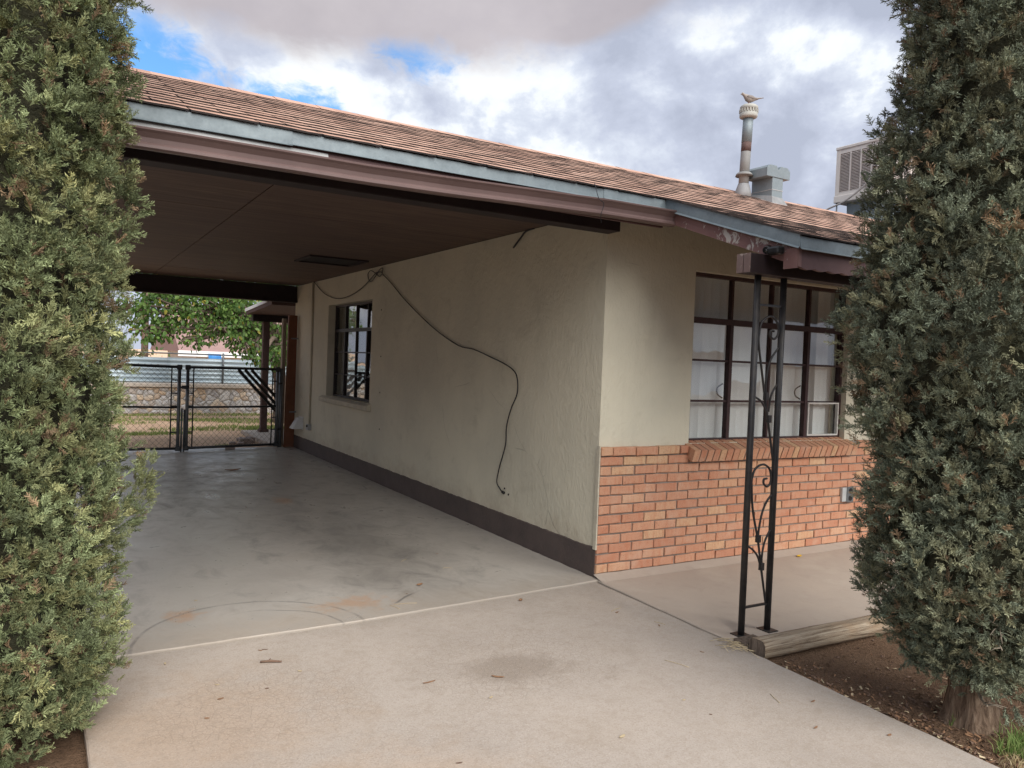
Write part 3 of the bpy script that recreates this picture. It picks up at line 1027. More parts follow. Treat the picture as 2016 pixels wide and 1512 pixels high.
# windows ------------------------------------------------------------
def make_window(P, w, h, frame_mat, pane_pushes, name):
    """P(u, v, d) -> world; d grows inwards. Steel frame, bars, panes, handles."""
    def bx(mb_, u0, u1, v0, v1, d0, d1):
        mb_.hexa([P(u0, v0, d0), P(u1, v0, d0), P(u1, v0, d1), P(u0, v0, d1), P(u0, v1, d0), P(u1, v1, d0), P(u1, v1, d1), P(u0, v1, d1)])
    f = MB()
    t = 0.027
    bx(f, 0, w, 0, t, 0.0, 0.05)
    bx(f, 0, w, h - t, h, 0.0, 0.05)
    bx(f, 0, t, t, h - t, 0.0, 0.05)
    bx(f, w - t, w, t, h - t, 0.0, 0.05)
    win = f.build(name, frame_mat, house)
    vb = [h * 0.245, h * 0.487, h * 0.722]
    cu = [w * 0.25, w * 0.5, w * 0.75]
    tb = MB()
    bx(tb, t, w - t, vb[2] - 0.022, vb[2] + 0.022, -0.004, 0.046)
    tb.build('transom_bar', frame_mat, win)
    for i, u in enumerate(cu):
        hw = 0.016 if i != 1 else 0.009
        q = MB()
        bx(q, u - hw, u + hw, t, vb[2] - 0.022, -0.002 if i != 1 else 0.006, 0.044)
        q.build('mullion', frame_mat, win)
        q = MB()
        bx(q, u - 0.010, u + 0.010, vb[2] + 0.022, h - t, 0.004, 0.044)
        q.build('mullion', frame_mat, win)
    us = [t] + cu + [w - t]
    vs_ = [t, vb[0], vb[1], vb[2], h - t]
    for i in range(4):
        for j in range(4):
            pu0, pu1 = us[i] + (0.008 if i else 0), us[i + 1] - (0.008 if i < 3 else 0)
            pv0, pv1 = vs_[j] + (0.006 if j else 0), vs_[j + 1] - (0.006 if j < 3 else 0)
            tl = 0.006 * math.sin(i * 7.1 + j * 3.3 + w)
            q = MB()
            q.hexa([P(pu0, pv0, 0.024), P(pu1, pv0, 0.024 + tl), P(pu1, pv0, 0.027 + tl), P(pu0, pv0, 0.027), P(pu0, pv1, 0.024 - tl), P(pu1, pv1, 0.024), P(pu1, pv1, 0.027), P(pu0, pv1, 0.027 - tl)])
            q.build('pane', 'window_glass', win)
            if j in (0, 1):
                q = MB()
                bx(q, us[i] + (0.010 if i else 0), us[i + 1] - (0.010 if i < 3 else 0), vb[j] - 0.008, vb[j] + 0.008, 0.008, 0.04)
                q.build('glazing_bar', frame_mat, win)
    return win


Pf = lambda u, v, d: (FW['x0'] + u, 0.085 + d, FW['z0'] + v)
wf = make_window(Pf, FW['x1'] - FW['x0'], FW['z1'] - FW['z0'], 'window_paint', None, 'front_window')
for u in (0.20, 0.70):
    q = MB()
    X0 = FW['x0'] + u * (FW['x1'] - FW['x0']) + 0.05
    q.tube(spline([(X0, 0.115, 1.22), (X0 - 0.02, 0.15, 1.25), (X0 - 0.022, 0.15, 1.30), (X0, 0.115, 1.335)], 5), 0.006, 6)
    q.build('latch_handle', 'black_iron', wf)
q = MB()
ux0, ux1 = FW['x0'] + 0.757 * (FW['x1'] - FW['x0']) + 0.012, FW['x1'] - 0.031
zb, zt = FW['z0'] + 0.031, FW['z0'] + 0.245 * 1.28 - 0.002
q.box(ux0, ux1, 0.079, 0.105, zb, zb + 0.012)
q.box(ux0, ux1, 0.079, 0.105, zt - 0.012, zt)
q.box(ux1 - 0.012, ux1, 0.079, 0.105, zb + 0.012, zt - 0.012)
q.box(ux0, ux0 + 0.012, 0.079, 0.105, zb + 0.012, zt - 0.012)
q.build('putty_bead', 'putty', wf)
# vertical blind slats behind the front window
slat = MB()
vs, fs = [], []
for i in range(5):
    u = -0.046 + 0.092 * i / 4
    vs += [(u, 0.010 * (1 - (u / 0.046) ** 2), 0.0), (u, 0.010 * (1 - (u / 0.046) ** 2), 1.30)]
for i in range(4):
    fs.append((2 * i, 2 * i + 2, 2 * i + 3, 2 * i + 1))
slat.add(vs, fs, 0, True)
slat_me = slat.mesh('blind_slat', 'blind')
x = FW['x0'] + 0.03
k = 0
while x < FW['x1'] + 0.05:
    a = R(13 + random.uniform(-6, 8))
    if 1.80 < x < 1.90:
        a = R(58)
    if 2.28 < x < 2.40:
        a = R(66)
    put_mesh('blind_slat', slat_me, (x, 0.205 + random.uniform(-0.004, 0.004), 0.872), wf, rot=(0, 0, -a))
    x += 0.083
    k += 1
q = MB()
q.box(FW['x0'] + 0.002, FW['x1'] - 0.002, 0.17, 0.215, 2.168, 2.20)
q.build('blind_rail', 'white_plastic', wf)
Ps = lambda u, v, d: (0.100 + d, SW['y0'] + u, SW['z0'] + v)
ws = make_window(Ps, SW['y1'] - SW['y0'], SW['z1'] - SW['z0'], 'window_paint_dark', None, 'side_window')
q = MB()
q.hexa([(0.24, 5.75, 0.75), (0.25, 5.75, 0.75), (0.25, 6.45, 0.75), (0.24, 6.45, 0.75), (0.24, 5.75, 2.2), (0.25, 5.75, 2.2), (0.25, 6.45, 2.2), (0.24, 6.45, 2.2)])
q.build('curtain', 'blind', ws)
q = MB()
q.tube([(0.09, 4.98, 1.13), (0.06, 4.97, 1.17), (0.062, 4.96, 1.22), (0.09, 4.95, 1.25)], 0.007, 6)
q.build('latch_handle', 'black_iron', ws)
# painted sill of the side window
b = MB()
b.hexa([(-0.055, SW['y0'] - 0.07, 0.785), (0.098, SW['y0'] - 0.07, 0.785), (0.098, SW['y1'] + 0.16, 0.79), (-0.055, SW['y1'] + 0.16, 0.79),
        (-0.058, SW['y0'] - 0.07, 0.845), (-0.003, SW['y0'] - 0.07, 0.872), (-0.003, SW['y1'] + 0.16, 0.875), (-0.058, SW['y1'] + 0.16, 0.85)])
b.build('window_sill', 'sill_paint', house, bevel=0.008)

# carport frame ----------------------------------------------------------
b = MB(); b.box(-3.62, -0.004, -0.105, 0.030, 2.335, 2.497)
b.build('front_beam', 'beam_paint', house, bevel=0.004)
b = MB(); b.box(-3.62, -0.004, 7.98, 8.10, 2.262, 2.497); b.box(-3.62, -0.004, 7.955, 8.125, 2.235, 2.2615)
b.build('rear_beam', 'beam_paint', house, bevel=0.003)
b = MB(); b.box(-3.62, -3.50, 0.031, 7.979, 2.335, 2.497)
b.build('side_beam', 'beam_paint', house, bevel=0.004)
for yy in (0.0, 4.0, 7.9):
    b = MB(); b.box(-3.60, -3.51, yy - 0.045, yy + 0.045, -0.07, 2.334)
    b.build('carport_post', 'fascia_sound', house, bevel=0.004)
# ceiling boards with open joints
ceil = MB(); ceil.box(-3.62, -0.001, 0.031, 7.979, 2.512, 2.53)
ceil = ceil.build('carport_ceiling', 'vent_dark', house)
xs = [-3.615, -2.072, -0.006]
ys = [0.035, 1.78, 4.18, 6.62, 7.975]
for i in range(2):
    for j in range(4):
        b = MB()
        dy = 0.10 if i == 0 else 0.0
        y0 = ys[j] + (dy if 0 < j else 0)
        y1 = ys[j + 1] + (dy if j + 1 < 4 else 0)
        sg = random.uniform(0, 0.003)
        b.hexa([(xs[i] + .003, y0 + .006, 2.499 - sg), (xs[i + 1] - .003, y0 + .006, 2.499), (xs[i + 1] - .003, y1 - .003, 2.4985), (xs[i] + .003, y1 - .003, 2.499 - sg),
                (xs[i] + .003, y0 + .003, 2.511), (xs[i + 1] - .003, y0 + .003, 2.511), (xs[i + 1] - .003, y1 - .003, 2.511), (xs[i] + .003, y1 - .003, 2.511)])
        b.build('ceiling_panel', 'ceiling_board', ceil)
# attic vent in the carport ceiling
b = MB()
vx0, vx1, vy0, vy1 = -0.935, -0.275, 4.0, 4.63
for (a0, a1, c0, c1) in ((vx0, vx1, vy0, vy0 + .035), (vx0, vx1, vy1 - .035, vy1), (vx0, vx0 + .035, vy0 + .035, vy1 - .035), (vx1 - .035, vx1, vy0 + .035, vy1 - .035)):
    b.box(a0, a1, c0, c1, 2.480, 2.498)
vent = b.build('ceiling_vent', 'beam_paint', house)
b = MB(); b.box(vx0 + .035, vx1 - .035, vy0 + .035, vy1 - .035, 2.494, 2.4975)
b.build('vent_screen', 'vent_dark', vent)

# roof -------------------------------------------------------------------


def rp(x, y, w=0.0):
    """point above (w>0) or below the front roof plane, measured along its normal"""
    an = math.atan(SLM if y > EAVE_Y - 1e-4 else SLP)
    return (x, y - w * math.sin(an), roof_z(y) + w * math.cos(an))


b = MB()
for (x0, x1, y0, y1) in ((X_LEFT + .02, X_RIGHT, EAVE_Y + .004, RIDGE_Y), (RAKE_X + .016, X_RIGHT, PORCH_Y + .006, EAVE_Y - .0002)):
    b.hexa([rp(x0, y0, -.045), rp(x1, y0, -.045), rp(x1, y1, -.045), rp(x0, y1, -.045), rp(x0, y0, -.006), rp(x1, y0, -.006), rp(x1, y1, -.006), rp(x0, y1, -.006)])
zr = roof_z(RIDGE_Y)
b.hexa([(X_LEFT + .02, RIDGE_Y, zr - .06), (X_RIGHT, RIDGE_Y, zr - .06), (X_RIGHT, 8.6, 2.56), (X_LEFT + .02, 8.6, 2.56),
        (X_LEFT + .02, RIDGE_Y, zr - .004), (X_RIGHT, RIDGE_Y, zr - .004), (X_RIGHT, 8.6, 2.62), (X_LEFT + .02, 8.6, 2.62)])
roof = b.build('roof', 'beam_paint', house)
b = MB()
b.prism([(-0.40, 2.46), (8.55, 2.46), (8.55, 2.55), (RIDGE_Y, zr - .07), (-0.40, roof_z(-0.4) - .06)], 0, -3.66, -3.63)
b.prism([(0.2, 2.56), (8.0, 2.56), (RIDGE_Y, zr - .09)], 0, 11.5, 11.6)
b.build('gable_boards', 'fascia_sound', house)

# shingle tabs in courses: the nearest as single pieces, the rest joined
EXPO = 0.1355
TABW = 0.302


def tab_mesh(seed):
    rr = random.Random(seed)
    q = MB()
    w, L, tb = TABW - 0.009, 0.165, 0.0088
    nseg = 4
    vs = []
    for i in range(nseg + 1):
        u = w * i / nseg
        jb = rr.uniform(-0.004, 0.004)
        cz = rr.uniform(-0.0012, 0.0022)
        vs += [(u, jb, 0.0005), (u, jb, tb + cz), (u, L, 0.0012), (u, L, 0.0)]
    fs, mi = [], []
    for i in range(nseg):
        a = 4 * i
        fs += [(a, a + 4, a + 5, a + 1), (a + 1, a + 5, a + 6, a + 2)]
        mi += [1, 0]
    fs += [(0, 1, 2, 3), (4 * nseg, 4 * nseg + 3, 4 * nseg + 2, 4 * nseg + 1)]
    mi += [1, 1]
    q.add(vs, fs)
    q.mi = mi
    return q


tabs = []
y = PORCH_Y - 0.016
c = 0
while y < RIDGE_Y - 0.06:
    main = y > EAVE_Y - 0.045
    if main and y < EAVE_Y + 0.06:
        y = EAVE_Y - 0.024
    xl = X_LEFT if main else RAKE_X - 0.012
    x = xl + (0.0 if c % 2 else -TABW / 2) + random.uniform(-0.01, 0.01)
    while x < X_RIGHT - TABW:
        if x >= xl - 0.01:
            tabs.append((x, y))
        elif x + TABW > xl + 0.05:
            tabs.append((xl, y))
        x += TABW
    y += EXPO * math.cos(math.atan(SLM if main else SLP))
    c += 1
tm = [tab_mesh(s) for s in range(9)]
tme = [q.mesh('shingle', ['shingle', 'shingle_edge']) for q in tm]


def tab_rank(t):
    x, y = t
    px = (x + 0.15 - CAM.x) * math.cos(yaw) - (y - CAM.y) * math.sin(yaw)
    dp = (x + 0.15 - CAM.x) * math.sin(yaw) + (y - CAM.y) * math.cos(yaw)
    s = px / dp
    return dp + (0 if -0.53 < s < 0.47 else 100)


tabs.sort(key=tab_rank)
rest = MB()
for i, (x, y) in enumerate(tabs):
    lift = random.uniform(0, 0.0025)
    rz_ = random.uniform(-0.008, 0.008)
    k = random.randrange(9)
    an = math.atan(SLM if y > EAVE_Y - 0.045 else SLP)
    ca, sa = math.cos(an), math.sin(an)
    o_ = (x, y - (0.002 + lift) * sa, (EAVE_Z + (SLM if y > EAVE_Y - 0.045 else SLP) * (y - EAVE_Y)) + (0.002 + lift) * ca)
    if i < 300:
        put_mesh('shingle', tme[k], o_, roof, rot=(an, 0, rz_))
    else:
        vs = [(o_[0] + u, o_[1] + v * ca - w * sa, o_[2] + v * sa + w * ca) for (u, v, w) in tm[k].v]
        base = len(rest.v)
        rest.v += vs
        rest.f += [tuple(j + base for j in f) for f in tm[k].f]
        rest.mi += tm[k].mi
        rest.sm += [False] * len(tm[k].f)
tag(rest.build('shingle_courses', ['shingle', 'shingle_edge'], roof), kind='stuff')
q = MB()
x = X_LEFT
while x < X_RIGHT - 0.3:
    j = random.uniform(0, .003)
    q.add([rp(x, RIDGE_Y - .14, .012), rp(x + .304, RIDGE_Y - .14, .010), (x + .304, RIDGE_Y, zr + .014 + j), (x, RIDGE_Y, zr + .016 + j), (x + .304, RIDGE_Y + .14, zr + .002), (x, RIDGE_Y + .14, zr + .004), rp(x, RIDGE_Y - .14, .002), rp(x + .304, RIDGE_Y - .14, .002)],
          [(0, 1, 2, 3), (3, 2, 4, 5), (6, 7, 1, 0)])
    x += 0.302
tag(q.build('ridge_caps', 'shingle', roof), kind='stuff')


# metal drip edge in lapped lengths
def drip_eave(x0, x1, y, zt, h, lift=0.0):
    q = MB()
    n = max(2, int((x1 - x0) / 0.25))
    vs, fs = [], []
    for i in range(n + 1):
        xx = x0 + (x1 - x0) * i / n
        dz = 0.003 * nz(xx * 1.1, y, 5) - 0.0
        yo = y - lift - 0.002 * nz(xx * 2.0, 3, 1)
        prof = [(yo + 0.012, zt + dz + 0.003), (yo, zt + dz), (yo - 0.001, zt + dz - h * 0.86), (yo - 0.013, zt + dz - h), (yo - 0.010, zt + dz - h - 0.002), (yo + 0.003, zt + dz - h * 0.84)]
        vs += [(xx, a, c) for a, c in prof]
    for i in range(n):
        for k in range(5):
            a = i * 6 + k
            fs.append((a, a + 6, a + 7, a + 1))
    fs += [tuple(range(6)), tuple(range(6 * n, 6 * n + 6))[::-1]]
    q.add(vs, fs)
    return q.build('drip_edge', 'galvanised', house)


drip_eave(X_LEFT, -2.28, EAVE_Y - 0.010, roof_z(EAVE_Y) - 0.007, 0.072, 0.0035)
drip_eave(-2.30, -0.40, EAVE_Y - 0.010, roof_z(EAVE_Y) - 0.008, 0.066)
drip_eave(-0.42, RAKE_X + 0.002, EAVE_Y - 0.010, roof_z(EAVE_Y) - 0.007, 0.060, 0.003)
drip_eave(RAKE_X + 0.004, 0.62, PORCH_Y - 0.004, roof_z(PORCH_Y) - 0.007, 0.068, 0.002)
drip_eave(0.60, 3.6, PORCH_Y - 0.004, roof_z(PORCH_Y) - 0.007, 0.064)
drip_eave(3.58, X_RIGHT, PORCH_Y - 0.004, roof_z(PORCH_Y) - 0.007, 0.064, 0.002)


def drip_rake(y0, y1, h, out):
    q = MB()
    vs, fs = [], []
    n = 6
    for i in range(n + 1):
        y = y0 + (y1 - y0) * i / n
        z = roof_z(y)
        xo = RAKE_X - out - 0.0015 * nz(y * 4, 8)
        vs += [(xo + 0.012, y, z + 0.006), (xo, y, z + 0.003), (xo - 0.001, y, z - h * 0.86), (xo - 0.012, y, z - h), (xo - 0.009, y, z - h - .002), (xo + 0.003, y, z - h * 0.84)]
    for i in range(n):
        for k in range(5):
            a = i * 6 + k
            fs.append((a, a + 1, a + 7, a + 6))
    fs += [tuple(range(6)), tuple(range(6 * n, 6 * n + 6))[::-1]]
    q.add(vs, fs)
    return q.build('drip_edge', 'galvanised', house)


drip_rake(-1.20, PORCH_Y - 0.006, 0.068, 0.004)
drip_rake(EAVE_Y - 0.014, -1.215, 0.070, 0.001)

# fascia boards
b = MB(); b.box(-3.76, 0.066, -0.447, -0.424, 2.325, 2.452)
b.build('fascia_board', 'fascia_sound', house)
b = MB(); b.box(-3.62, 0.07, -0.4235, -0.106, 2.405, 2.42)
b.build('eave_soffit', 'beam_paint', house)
# a lifted strip of old flashing behind the gutter
b = MB()
vs, fs = [], []
for i in range(25):
    xx = -3.6 + 1.5 * i / 24
    zz = 2.435 - 0.012 * i / 24 + 0.004 * nz(xx * 5, 3)
    vs += [(xx, -0.452, zz), (xx, -0.468 - 0.01 * math.sin(i * 0.5), zz - 0.052 + 0.012 * i / 24)]
for i in range(24):
    fs.append((2 * i, 2 * i + 1, 2 * i + 3, 2 * i + 2))
b.add(vs, fs)
b.build('loose_flashing', 'grey_paint', house)
b = MB()
ra, rb_ = -0.40, PORCH_Y + 0.01
t0, hgt = 0.060, 0.104
b.hexa([(RAKE_X + .012, rb_, roof_z(rb_) - t0 - hgt), (RAKE_X + .036, rb_, roof_z(rb_) - t0 - hgt), (RAKE_X + .036, ra, roof_z(ra) - t0 - hgt + .02), (RAKE_X + .012, ra, roof_z(ra) - t0 - hgt + .02),
        (RAKE_X + .012, rb_, roof_z(rb_) - t0), (RAKE_X + .036, rb_, roof_z(rb_) - t0), (RAKE_X + .036, ra, roof_z(ra) - t0), (RAKE_X + .012, ra, roof_z(ra) - t0)])
b.build('rake_board', 'fascia_paint', house)
# porch eave board with a scalloped lower edge
zt = roof_z(PORCH_Y) - 0.050
poly = [(RAKE_X + .0365, zt)]
xx = RAKE_X + .0365
bot = []
while xx < 5.6:
    for s in range(8):
        bot.append((xx + 0.11 * s / 8, zt - 0.112 - 0.009 * math.sin(math.pi * s / 8)))
    xx += 0.11
b = MB()
b.prism(poly + bot + [(xx, zt)], 1, PORCH_Y + 0.012, PORCH_Y + 0.034)
b.build('porch_fascia', 'fascia_sound', house)
b = MB(); b.box(RAKE_X + .004, RAKE_X + 0.012, PORCH_Y + 0.012, PORCH_Y + 0.10, zt - 0.118, zt - 0.012)
b.build('fascia_end_block', 'fascia_paint', house)
# porch beam: two planks side by side
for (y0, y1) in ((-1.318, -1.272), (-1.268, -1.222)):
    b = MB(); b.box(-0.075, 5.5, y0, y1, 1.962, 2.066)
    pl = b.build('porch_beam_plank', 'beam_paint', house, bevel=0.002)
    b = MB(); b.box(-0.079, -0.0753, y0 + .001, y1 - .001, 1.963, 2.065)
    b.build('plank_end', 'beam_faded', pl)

# gutter -----------------------------------------------------------------
b = MB()
prof = [(0.0, 0.0), (0.0, -0.083), (-0.058, -0.086), (-0.071, -0.078), (-0.072, -0.066), (-0.062, -0.055), (-0.066, -0.035), (-0.085, -0.014), (-0.098, -0.004), (-0.100, 0.004), (-0.094, 0.006), (-0.092, -0.001),
        (-0.080, -0.012), (-0.060, -0.035), (-0.056, -0.055), (-0.064, -0.068), (-0.056, -0.080), (-0.003, -0.077), (-0.003, 0.0)]
NG = 96
vs, fs = [], []
K = len(prof)
for i in range(NG + 1):
    s = i / NG
    x = -3.72 + (0.085 + 3.72) * s
    zc = 2.360 + (2.410 - 2.360) * s + 0.006 * math.sin(s * 9) + 0.003 * nz(x * 2.2, 1)
    out = 0.016 * (1 - s) ** 2 + 0.004 * nz(x * 1.4, 5)
    tilt = 0.10 * (1 - s) + 0.05 * nz(x * 1.1, 9)
    for (a, c) in prof:
        dent = 0.006 * max(0, nz(x * 5.0, 3.3)) if a < -0.05 else 0
        yy, zz = a, c
        y2 = yy * math.cos(tilt) + zz * math.sin(tilt)
        z2 = -yy * math.sin(tilt) * -1 + zz * math.cos(tilt)
        vs.append((x, -0.470 - out + y2 + dent, zc + z2))
for i in range(NG):
    for k in range(K):
        a = i * K + k
        b2 = i * K + (k + 1) % K
        fs.append((a, a + K, b2 + K, b2))
b.add(vs, fs, 0, False)
b.f.append(tuple(range(K)))
b.f.append(tuple(range(NG * K, NG * K + 11)))
b.mi += [0, 0]
b.sm += [False, False]
gutter = b.build('gutter', 'gutter_paint', house)
b = MB()
endp = [vs[NG * K + k] for k in range(10)]
b.tube([Vector(p) + Vector((0.001, 0, 0)) for p in endp], 0.0035, 5)
b.build('gutter_end_rim', 'beam_faded', gutter)

# ------------------------------------------------------------------ things fixed to the house
# wrought iron porch post
PY = -1.25
post = empty('iron_porch_post', (0.165, PY, -0.024), 'black wrought iron post of two pipes with scrolls, holding up the porch beam', 'post')
for px_ in (0.060, 0.267):
    b = MB(); b.tube([(px_, PY, -0.0235), (px_, PY, 0.9), (px_, PY, 1.9625)], 0.0185, 14)
    b.build('pipe', 'black_iron', post)


def scroll(name, pts, r, n=6):
    q = MB()
    q.tube(spline([(a, PY, c) for a, c in pts], n), r, 7)
    return q.build(name, 'black_iron', post)


scroll('scroll', [(0.246, 0.130), (0.197, 0.33), (0.159, 0.495), (0.107, 0.668), (0.088, 0.809), (0.090, 0.856), (0.114, 0.901), (0.17, 0.922), (0.222, 0.897), (0.240, 0.849), (0.234, 0.811), (0.210, 0.796), (0.183, 0.814), (0.184, 0.838), (0.207, 0.842)], 0.0065)
scroll('scroll', [(0.262, 0.885), (0.208, 1.106), (0.17, 1.248), (0.13, 1.419), (0.092, 1.581), (0.090, 1.643), (0.108, 1.71), (0.169, 1.745), (0.219, 1.725), (0.243, 1.683), (0.235, 1.639), (0.206, 1.622), (0.176, 1.64), (0.180, 1.666), (0.206, 1.665)], 0.0065)
for pts in ([(0.159, 0.495), (0.161, 0.551), (0.180, 0.644), (0.212, 0.708), (0.252, 0.749)], [(0.199, 0.34), (0.197, 0.406), (0.212, 0.481), (0.252, 0.548)], [(0.193, 0.335), (0.166, 0.4), (0.129, 0.441), (0.080, 0.472)],
            [(0.165, 1.306), (0.163, 1.396), (0.188, 1.499), (0.252, 1.577)], [(0.193, 1.216), (0.203, 1.287), (0.222, 1.331), (0.256, 1.373)], [(0.199, 1.153), (0.175, 1.216), (0.134, 1.271), (0.078, 1.298)]):
    scroll('leaf_rod', pts, 0.0060)
for (x0, z0) in ((0.159, 0.505), (0.196, 0.345), (0.167, 1.30), (0.197, 1.175)):
    b = MB(); b.box(x0 - 0.012, x0 + 0.014, PY - 0.011, PY + 0.011, z0 - 0.020, z0 + 0.022)
    b.build('collar', 'black_iron', post, bevel=0.002)
for zz in (0.130, 1.804):
    b = MB(); b.box(0.080, 0.250, PY - 0.006, PY + 0.006, zz - 0.006, zz + 0.006)
    b.build('cross_bar', 'black_iron', post)
b = MB(); b.box(0.022, 0.104, PY - 0.045, PY + 0.045, -0.0238, -0.0185); b.box(0.232, 0.308, PY - 0.045, PY + 0.045, -0.0238, -0.0185)
b.build('base_plate', 'black_iron', post)

# loose black cable on the carport wall
cab = MB()
pts = [(7.02, 2.49), (6.486, 2.296), (5.906, 2.195), (5.386, 2.207), (4.916, 2.281), (4.572, 2.386), (4.457, 2.425), (4.30, 2.42), (4.223, 2.383), (3.994, 2.28), (3.532, 2.052), (2.981, 1.82), (2.609, 1.682), (2.214, 1.569), (1.907, 1.537), (1.619, 1.478),
       (1.395, 1.429), (1.207, 1.375), (1.137, 1.307), (1.135, 1.184), (1.215, 1.054), (1.278, 0.902), (1.291, 0.753), (1.37, 0.552), (1.403, 0.427), (1.356, 0.375), (1.302, 0.352)]
cab.tube(spline([(-0.014 - 0.006 * abs(math.sin(i)), y, z) for i, (y, z) in enumerate(pts)], 5), 0.0052, 7)
loop = [(4.46, 2.42), (4.60, 2.46), (4.72, 2.43), (4.70, 2.36), (4.58, 2.33), (4.44, 2.38), (4.34, 2.45), (4.24, 2.46), (4.22, 2.40), (4.32, 2.37), (4.46, 2.42)]
cab.tube(spline([(-0.026 - 0.008 * math.sin(i * 1.7), y, z) for i, (y, z) in enumerate(loop)], 5), 0.0052, 7)
cab.tube([(-0.016, 1.312, 0.356), (-0.010, 1.290, 0.348)], 0.012, 8)
tag(cab.build('hanging_cable', 'black_rubber', loc=(-0.014, 4.4, 2.4)), 'long black cable knotted above the side window and trailing down the carport wall', 'cable')
q = MB()
q.tube(spline([(-0.012, 0.98, 2.497), (-0.02, 1.09, 2.485), (-0.018, 1.16, 2.45), (-0.02, 1.276, 2.375)], 6), 0.007, 7)
tag(q.build('cable_stub', 'black_rubber', loc=(-0.012, 1.1, 2.49)), 'short black cable end poking out where carport ceiling meets wall', 'cable')
# tie wire on the gutter
q = MB()
q.tube(spline([(-0.500, -0.475, 2.515), (-0.520, -0.52, 2.47), (-0.540, -0.578, 2.405), (-0.508, -0.585, 2.375), (-0.520, -0.575, 2.31), (-0.502, -0.56, 2.270)], 6), 0.0022, 5)
tag(q.build('tie_wire', 'black_rubber', loc=(-0.51, -0.55, 2.4)), 'thin dark tie wire wrapped round the gutter near its end', 'wire')

# conduit with box, dryer hood
q = empty('wall_conduit', (-0.02, 7.05, 0.36), 'beige electrical conduit running up the carport wall to the ceiling', 'conduit')
b = MB(); b.tube([(-0.016, 7.05, 0.40), (-0.016, 7.06, 1.6), (-0.016, 7.065, 2.498)], 0.0155, 10); b.build('pipe', 'stucco', q)
b = MB(); b.box(-0.052, -0.001, 6.99, 7.09, 0.325, 0.41); b.build('junction_box', 'grey_paint', q, bevel=0.004)
b = MB(); b.tube([(-0.052, 7.02, 0.385), (-0.066, 7.02, 0.385)], 0.018, 10); b.build('knockout', 'vent_dark', q)
q = empty('dryer_vent_hood', (0, 7.55, 0.30), 'small white plastic vent hood low on the far carport wall', 'vent hood')
b = MB()
b.hexa([(-0.155, 7.45, 0.300), (-0.003, 7.45, 0.300), (-0.003, 7.65, 0.300), (-0.155, 7.65, 0.300), (-0.055, 7.46, 0.465), (-0.003, 7.46, 0.465), (-0.003, 7.64, 0.465), (-0.055, 7.64, 0.465)])
b.build('hood', 'white_plastic', q, bevel=0.008)
b = MB(); b.box(-0.006, 0.002, 7.42, 7.68, 0.29, 0.485); b.build('flange', 'white_plastic', q)

# outlet on the brickwork
q = empty('wall_outlet', (2.63, 0, 0.415), 'grey metal outlet box with two black sockets on the brick wainscot', 'outlet')
b = MB(); b.box(2.565, 2.715, -0.022, 0.003, 0.355, 0.475); b.build('box', 'grey_paint', q, bevel=0.003)
b = MB(); b.box(2.618, 2.702, -0.030, -0.022, 0.350, 0.482); b.build('cover_plate', 'gate_steel', q, bevel=0.002)
for zz in (0.385, 0.447):
    b = MB(); b.tube([(2.660, -0.0295, zz), (2.660, -0.034, zz)], 0.023, 14); b.build('socket', 'black_plastic', q)

# camera under the rake board
q = empty('security_camera', (0.075, -1.36, 2.09), 'small black security camera mounted on the peeling rake board', 'camera')
b = MB(); b.tube([(0.079, -1.30, 2.105), (0.045, -1.31, 2.09)], 0.020, 12); b.build('mount', 'black_plastic', q)
b = MB(); b.box(0.010, 0.062, -1.425, -1.340, 2.058, 2.102); b.build('body', 'black_plastic', q, bevel=0.012)
b = MB(); b.tube([(0.030, -1.341, 2.082), (0.030, -1.328, 2.083)], 0.014, 12); b.build('lens', 'lens', q)

# ------------------------------------------------------------------ roof furniture
K = 0.64
PX, PYY = 2.445, 1.150


def kp(prof):
    return [(r_ * K, z * K) for r_, z in prof]


pb = roof_z(PYY)
vp = empty('vent_pipe', (PX, PYY, pb), 'tall rusty metal vent pipe with a slotted cap on the shingle roof', 'vent pipe')
tl = (0.035, 0.0)
b = MB(); b.lathe(kp([(0.128, -0.06), (0.118, 0.05), (0.082, 0.17), (0.080, 0.175)]), (PX, PYY, pb), 20, 0, tl); b.build('flashing_boot', 'tar', vp)
b = MB(); b.lathe(kp([(0.076, 0.12), (0.074, 0.60), (0.072, 0.88)]), (PX, PYY, pb), 20, 0, tl); b.build('lower_pipe', 'pipe_metal', vp)
b = MB(); b.lathe(kp([(0.095, 0.30), (0.125, 0.30), (0.130, 0.288), (0.118, 0.325), (0.095, 0.345)]), (PX, PYY, pb), 20, 0, tl); b.build('storm_collar', 'pipe_metal', vp)
b = MB(); b.lathe(kp([(0.0745, 0.66), (0.0745, 0.80)]), (PX, PYY, pb), 20, 0, tl); b.build('rust_band', 'patio_post', vp)
b = MB(); b.lathe(kp([(0.076, 0.80), (0.076, 1.20)]), (PX, PYY, pb), 20, 0, tl); b.build('upper_pipe', 'galvanised', vp)
b = MB(); b.lathe(kp([(0.10, 1.16), (0.128, 1.175), (0.132, 1.19), (0.132, 1.245), (0.12, 1.25), (0.12, 1.29), (0.132, 1.292), (0.132, 1.335), (0.10, 1.36), (0.02, 1.368)]), (PX, PYY, pb), 24, 0, tl)
cap = b.build('cap', 'cap_paint', vp)
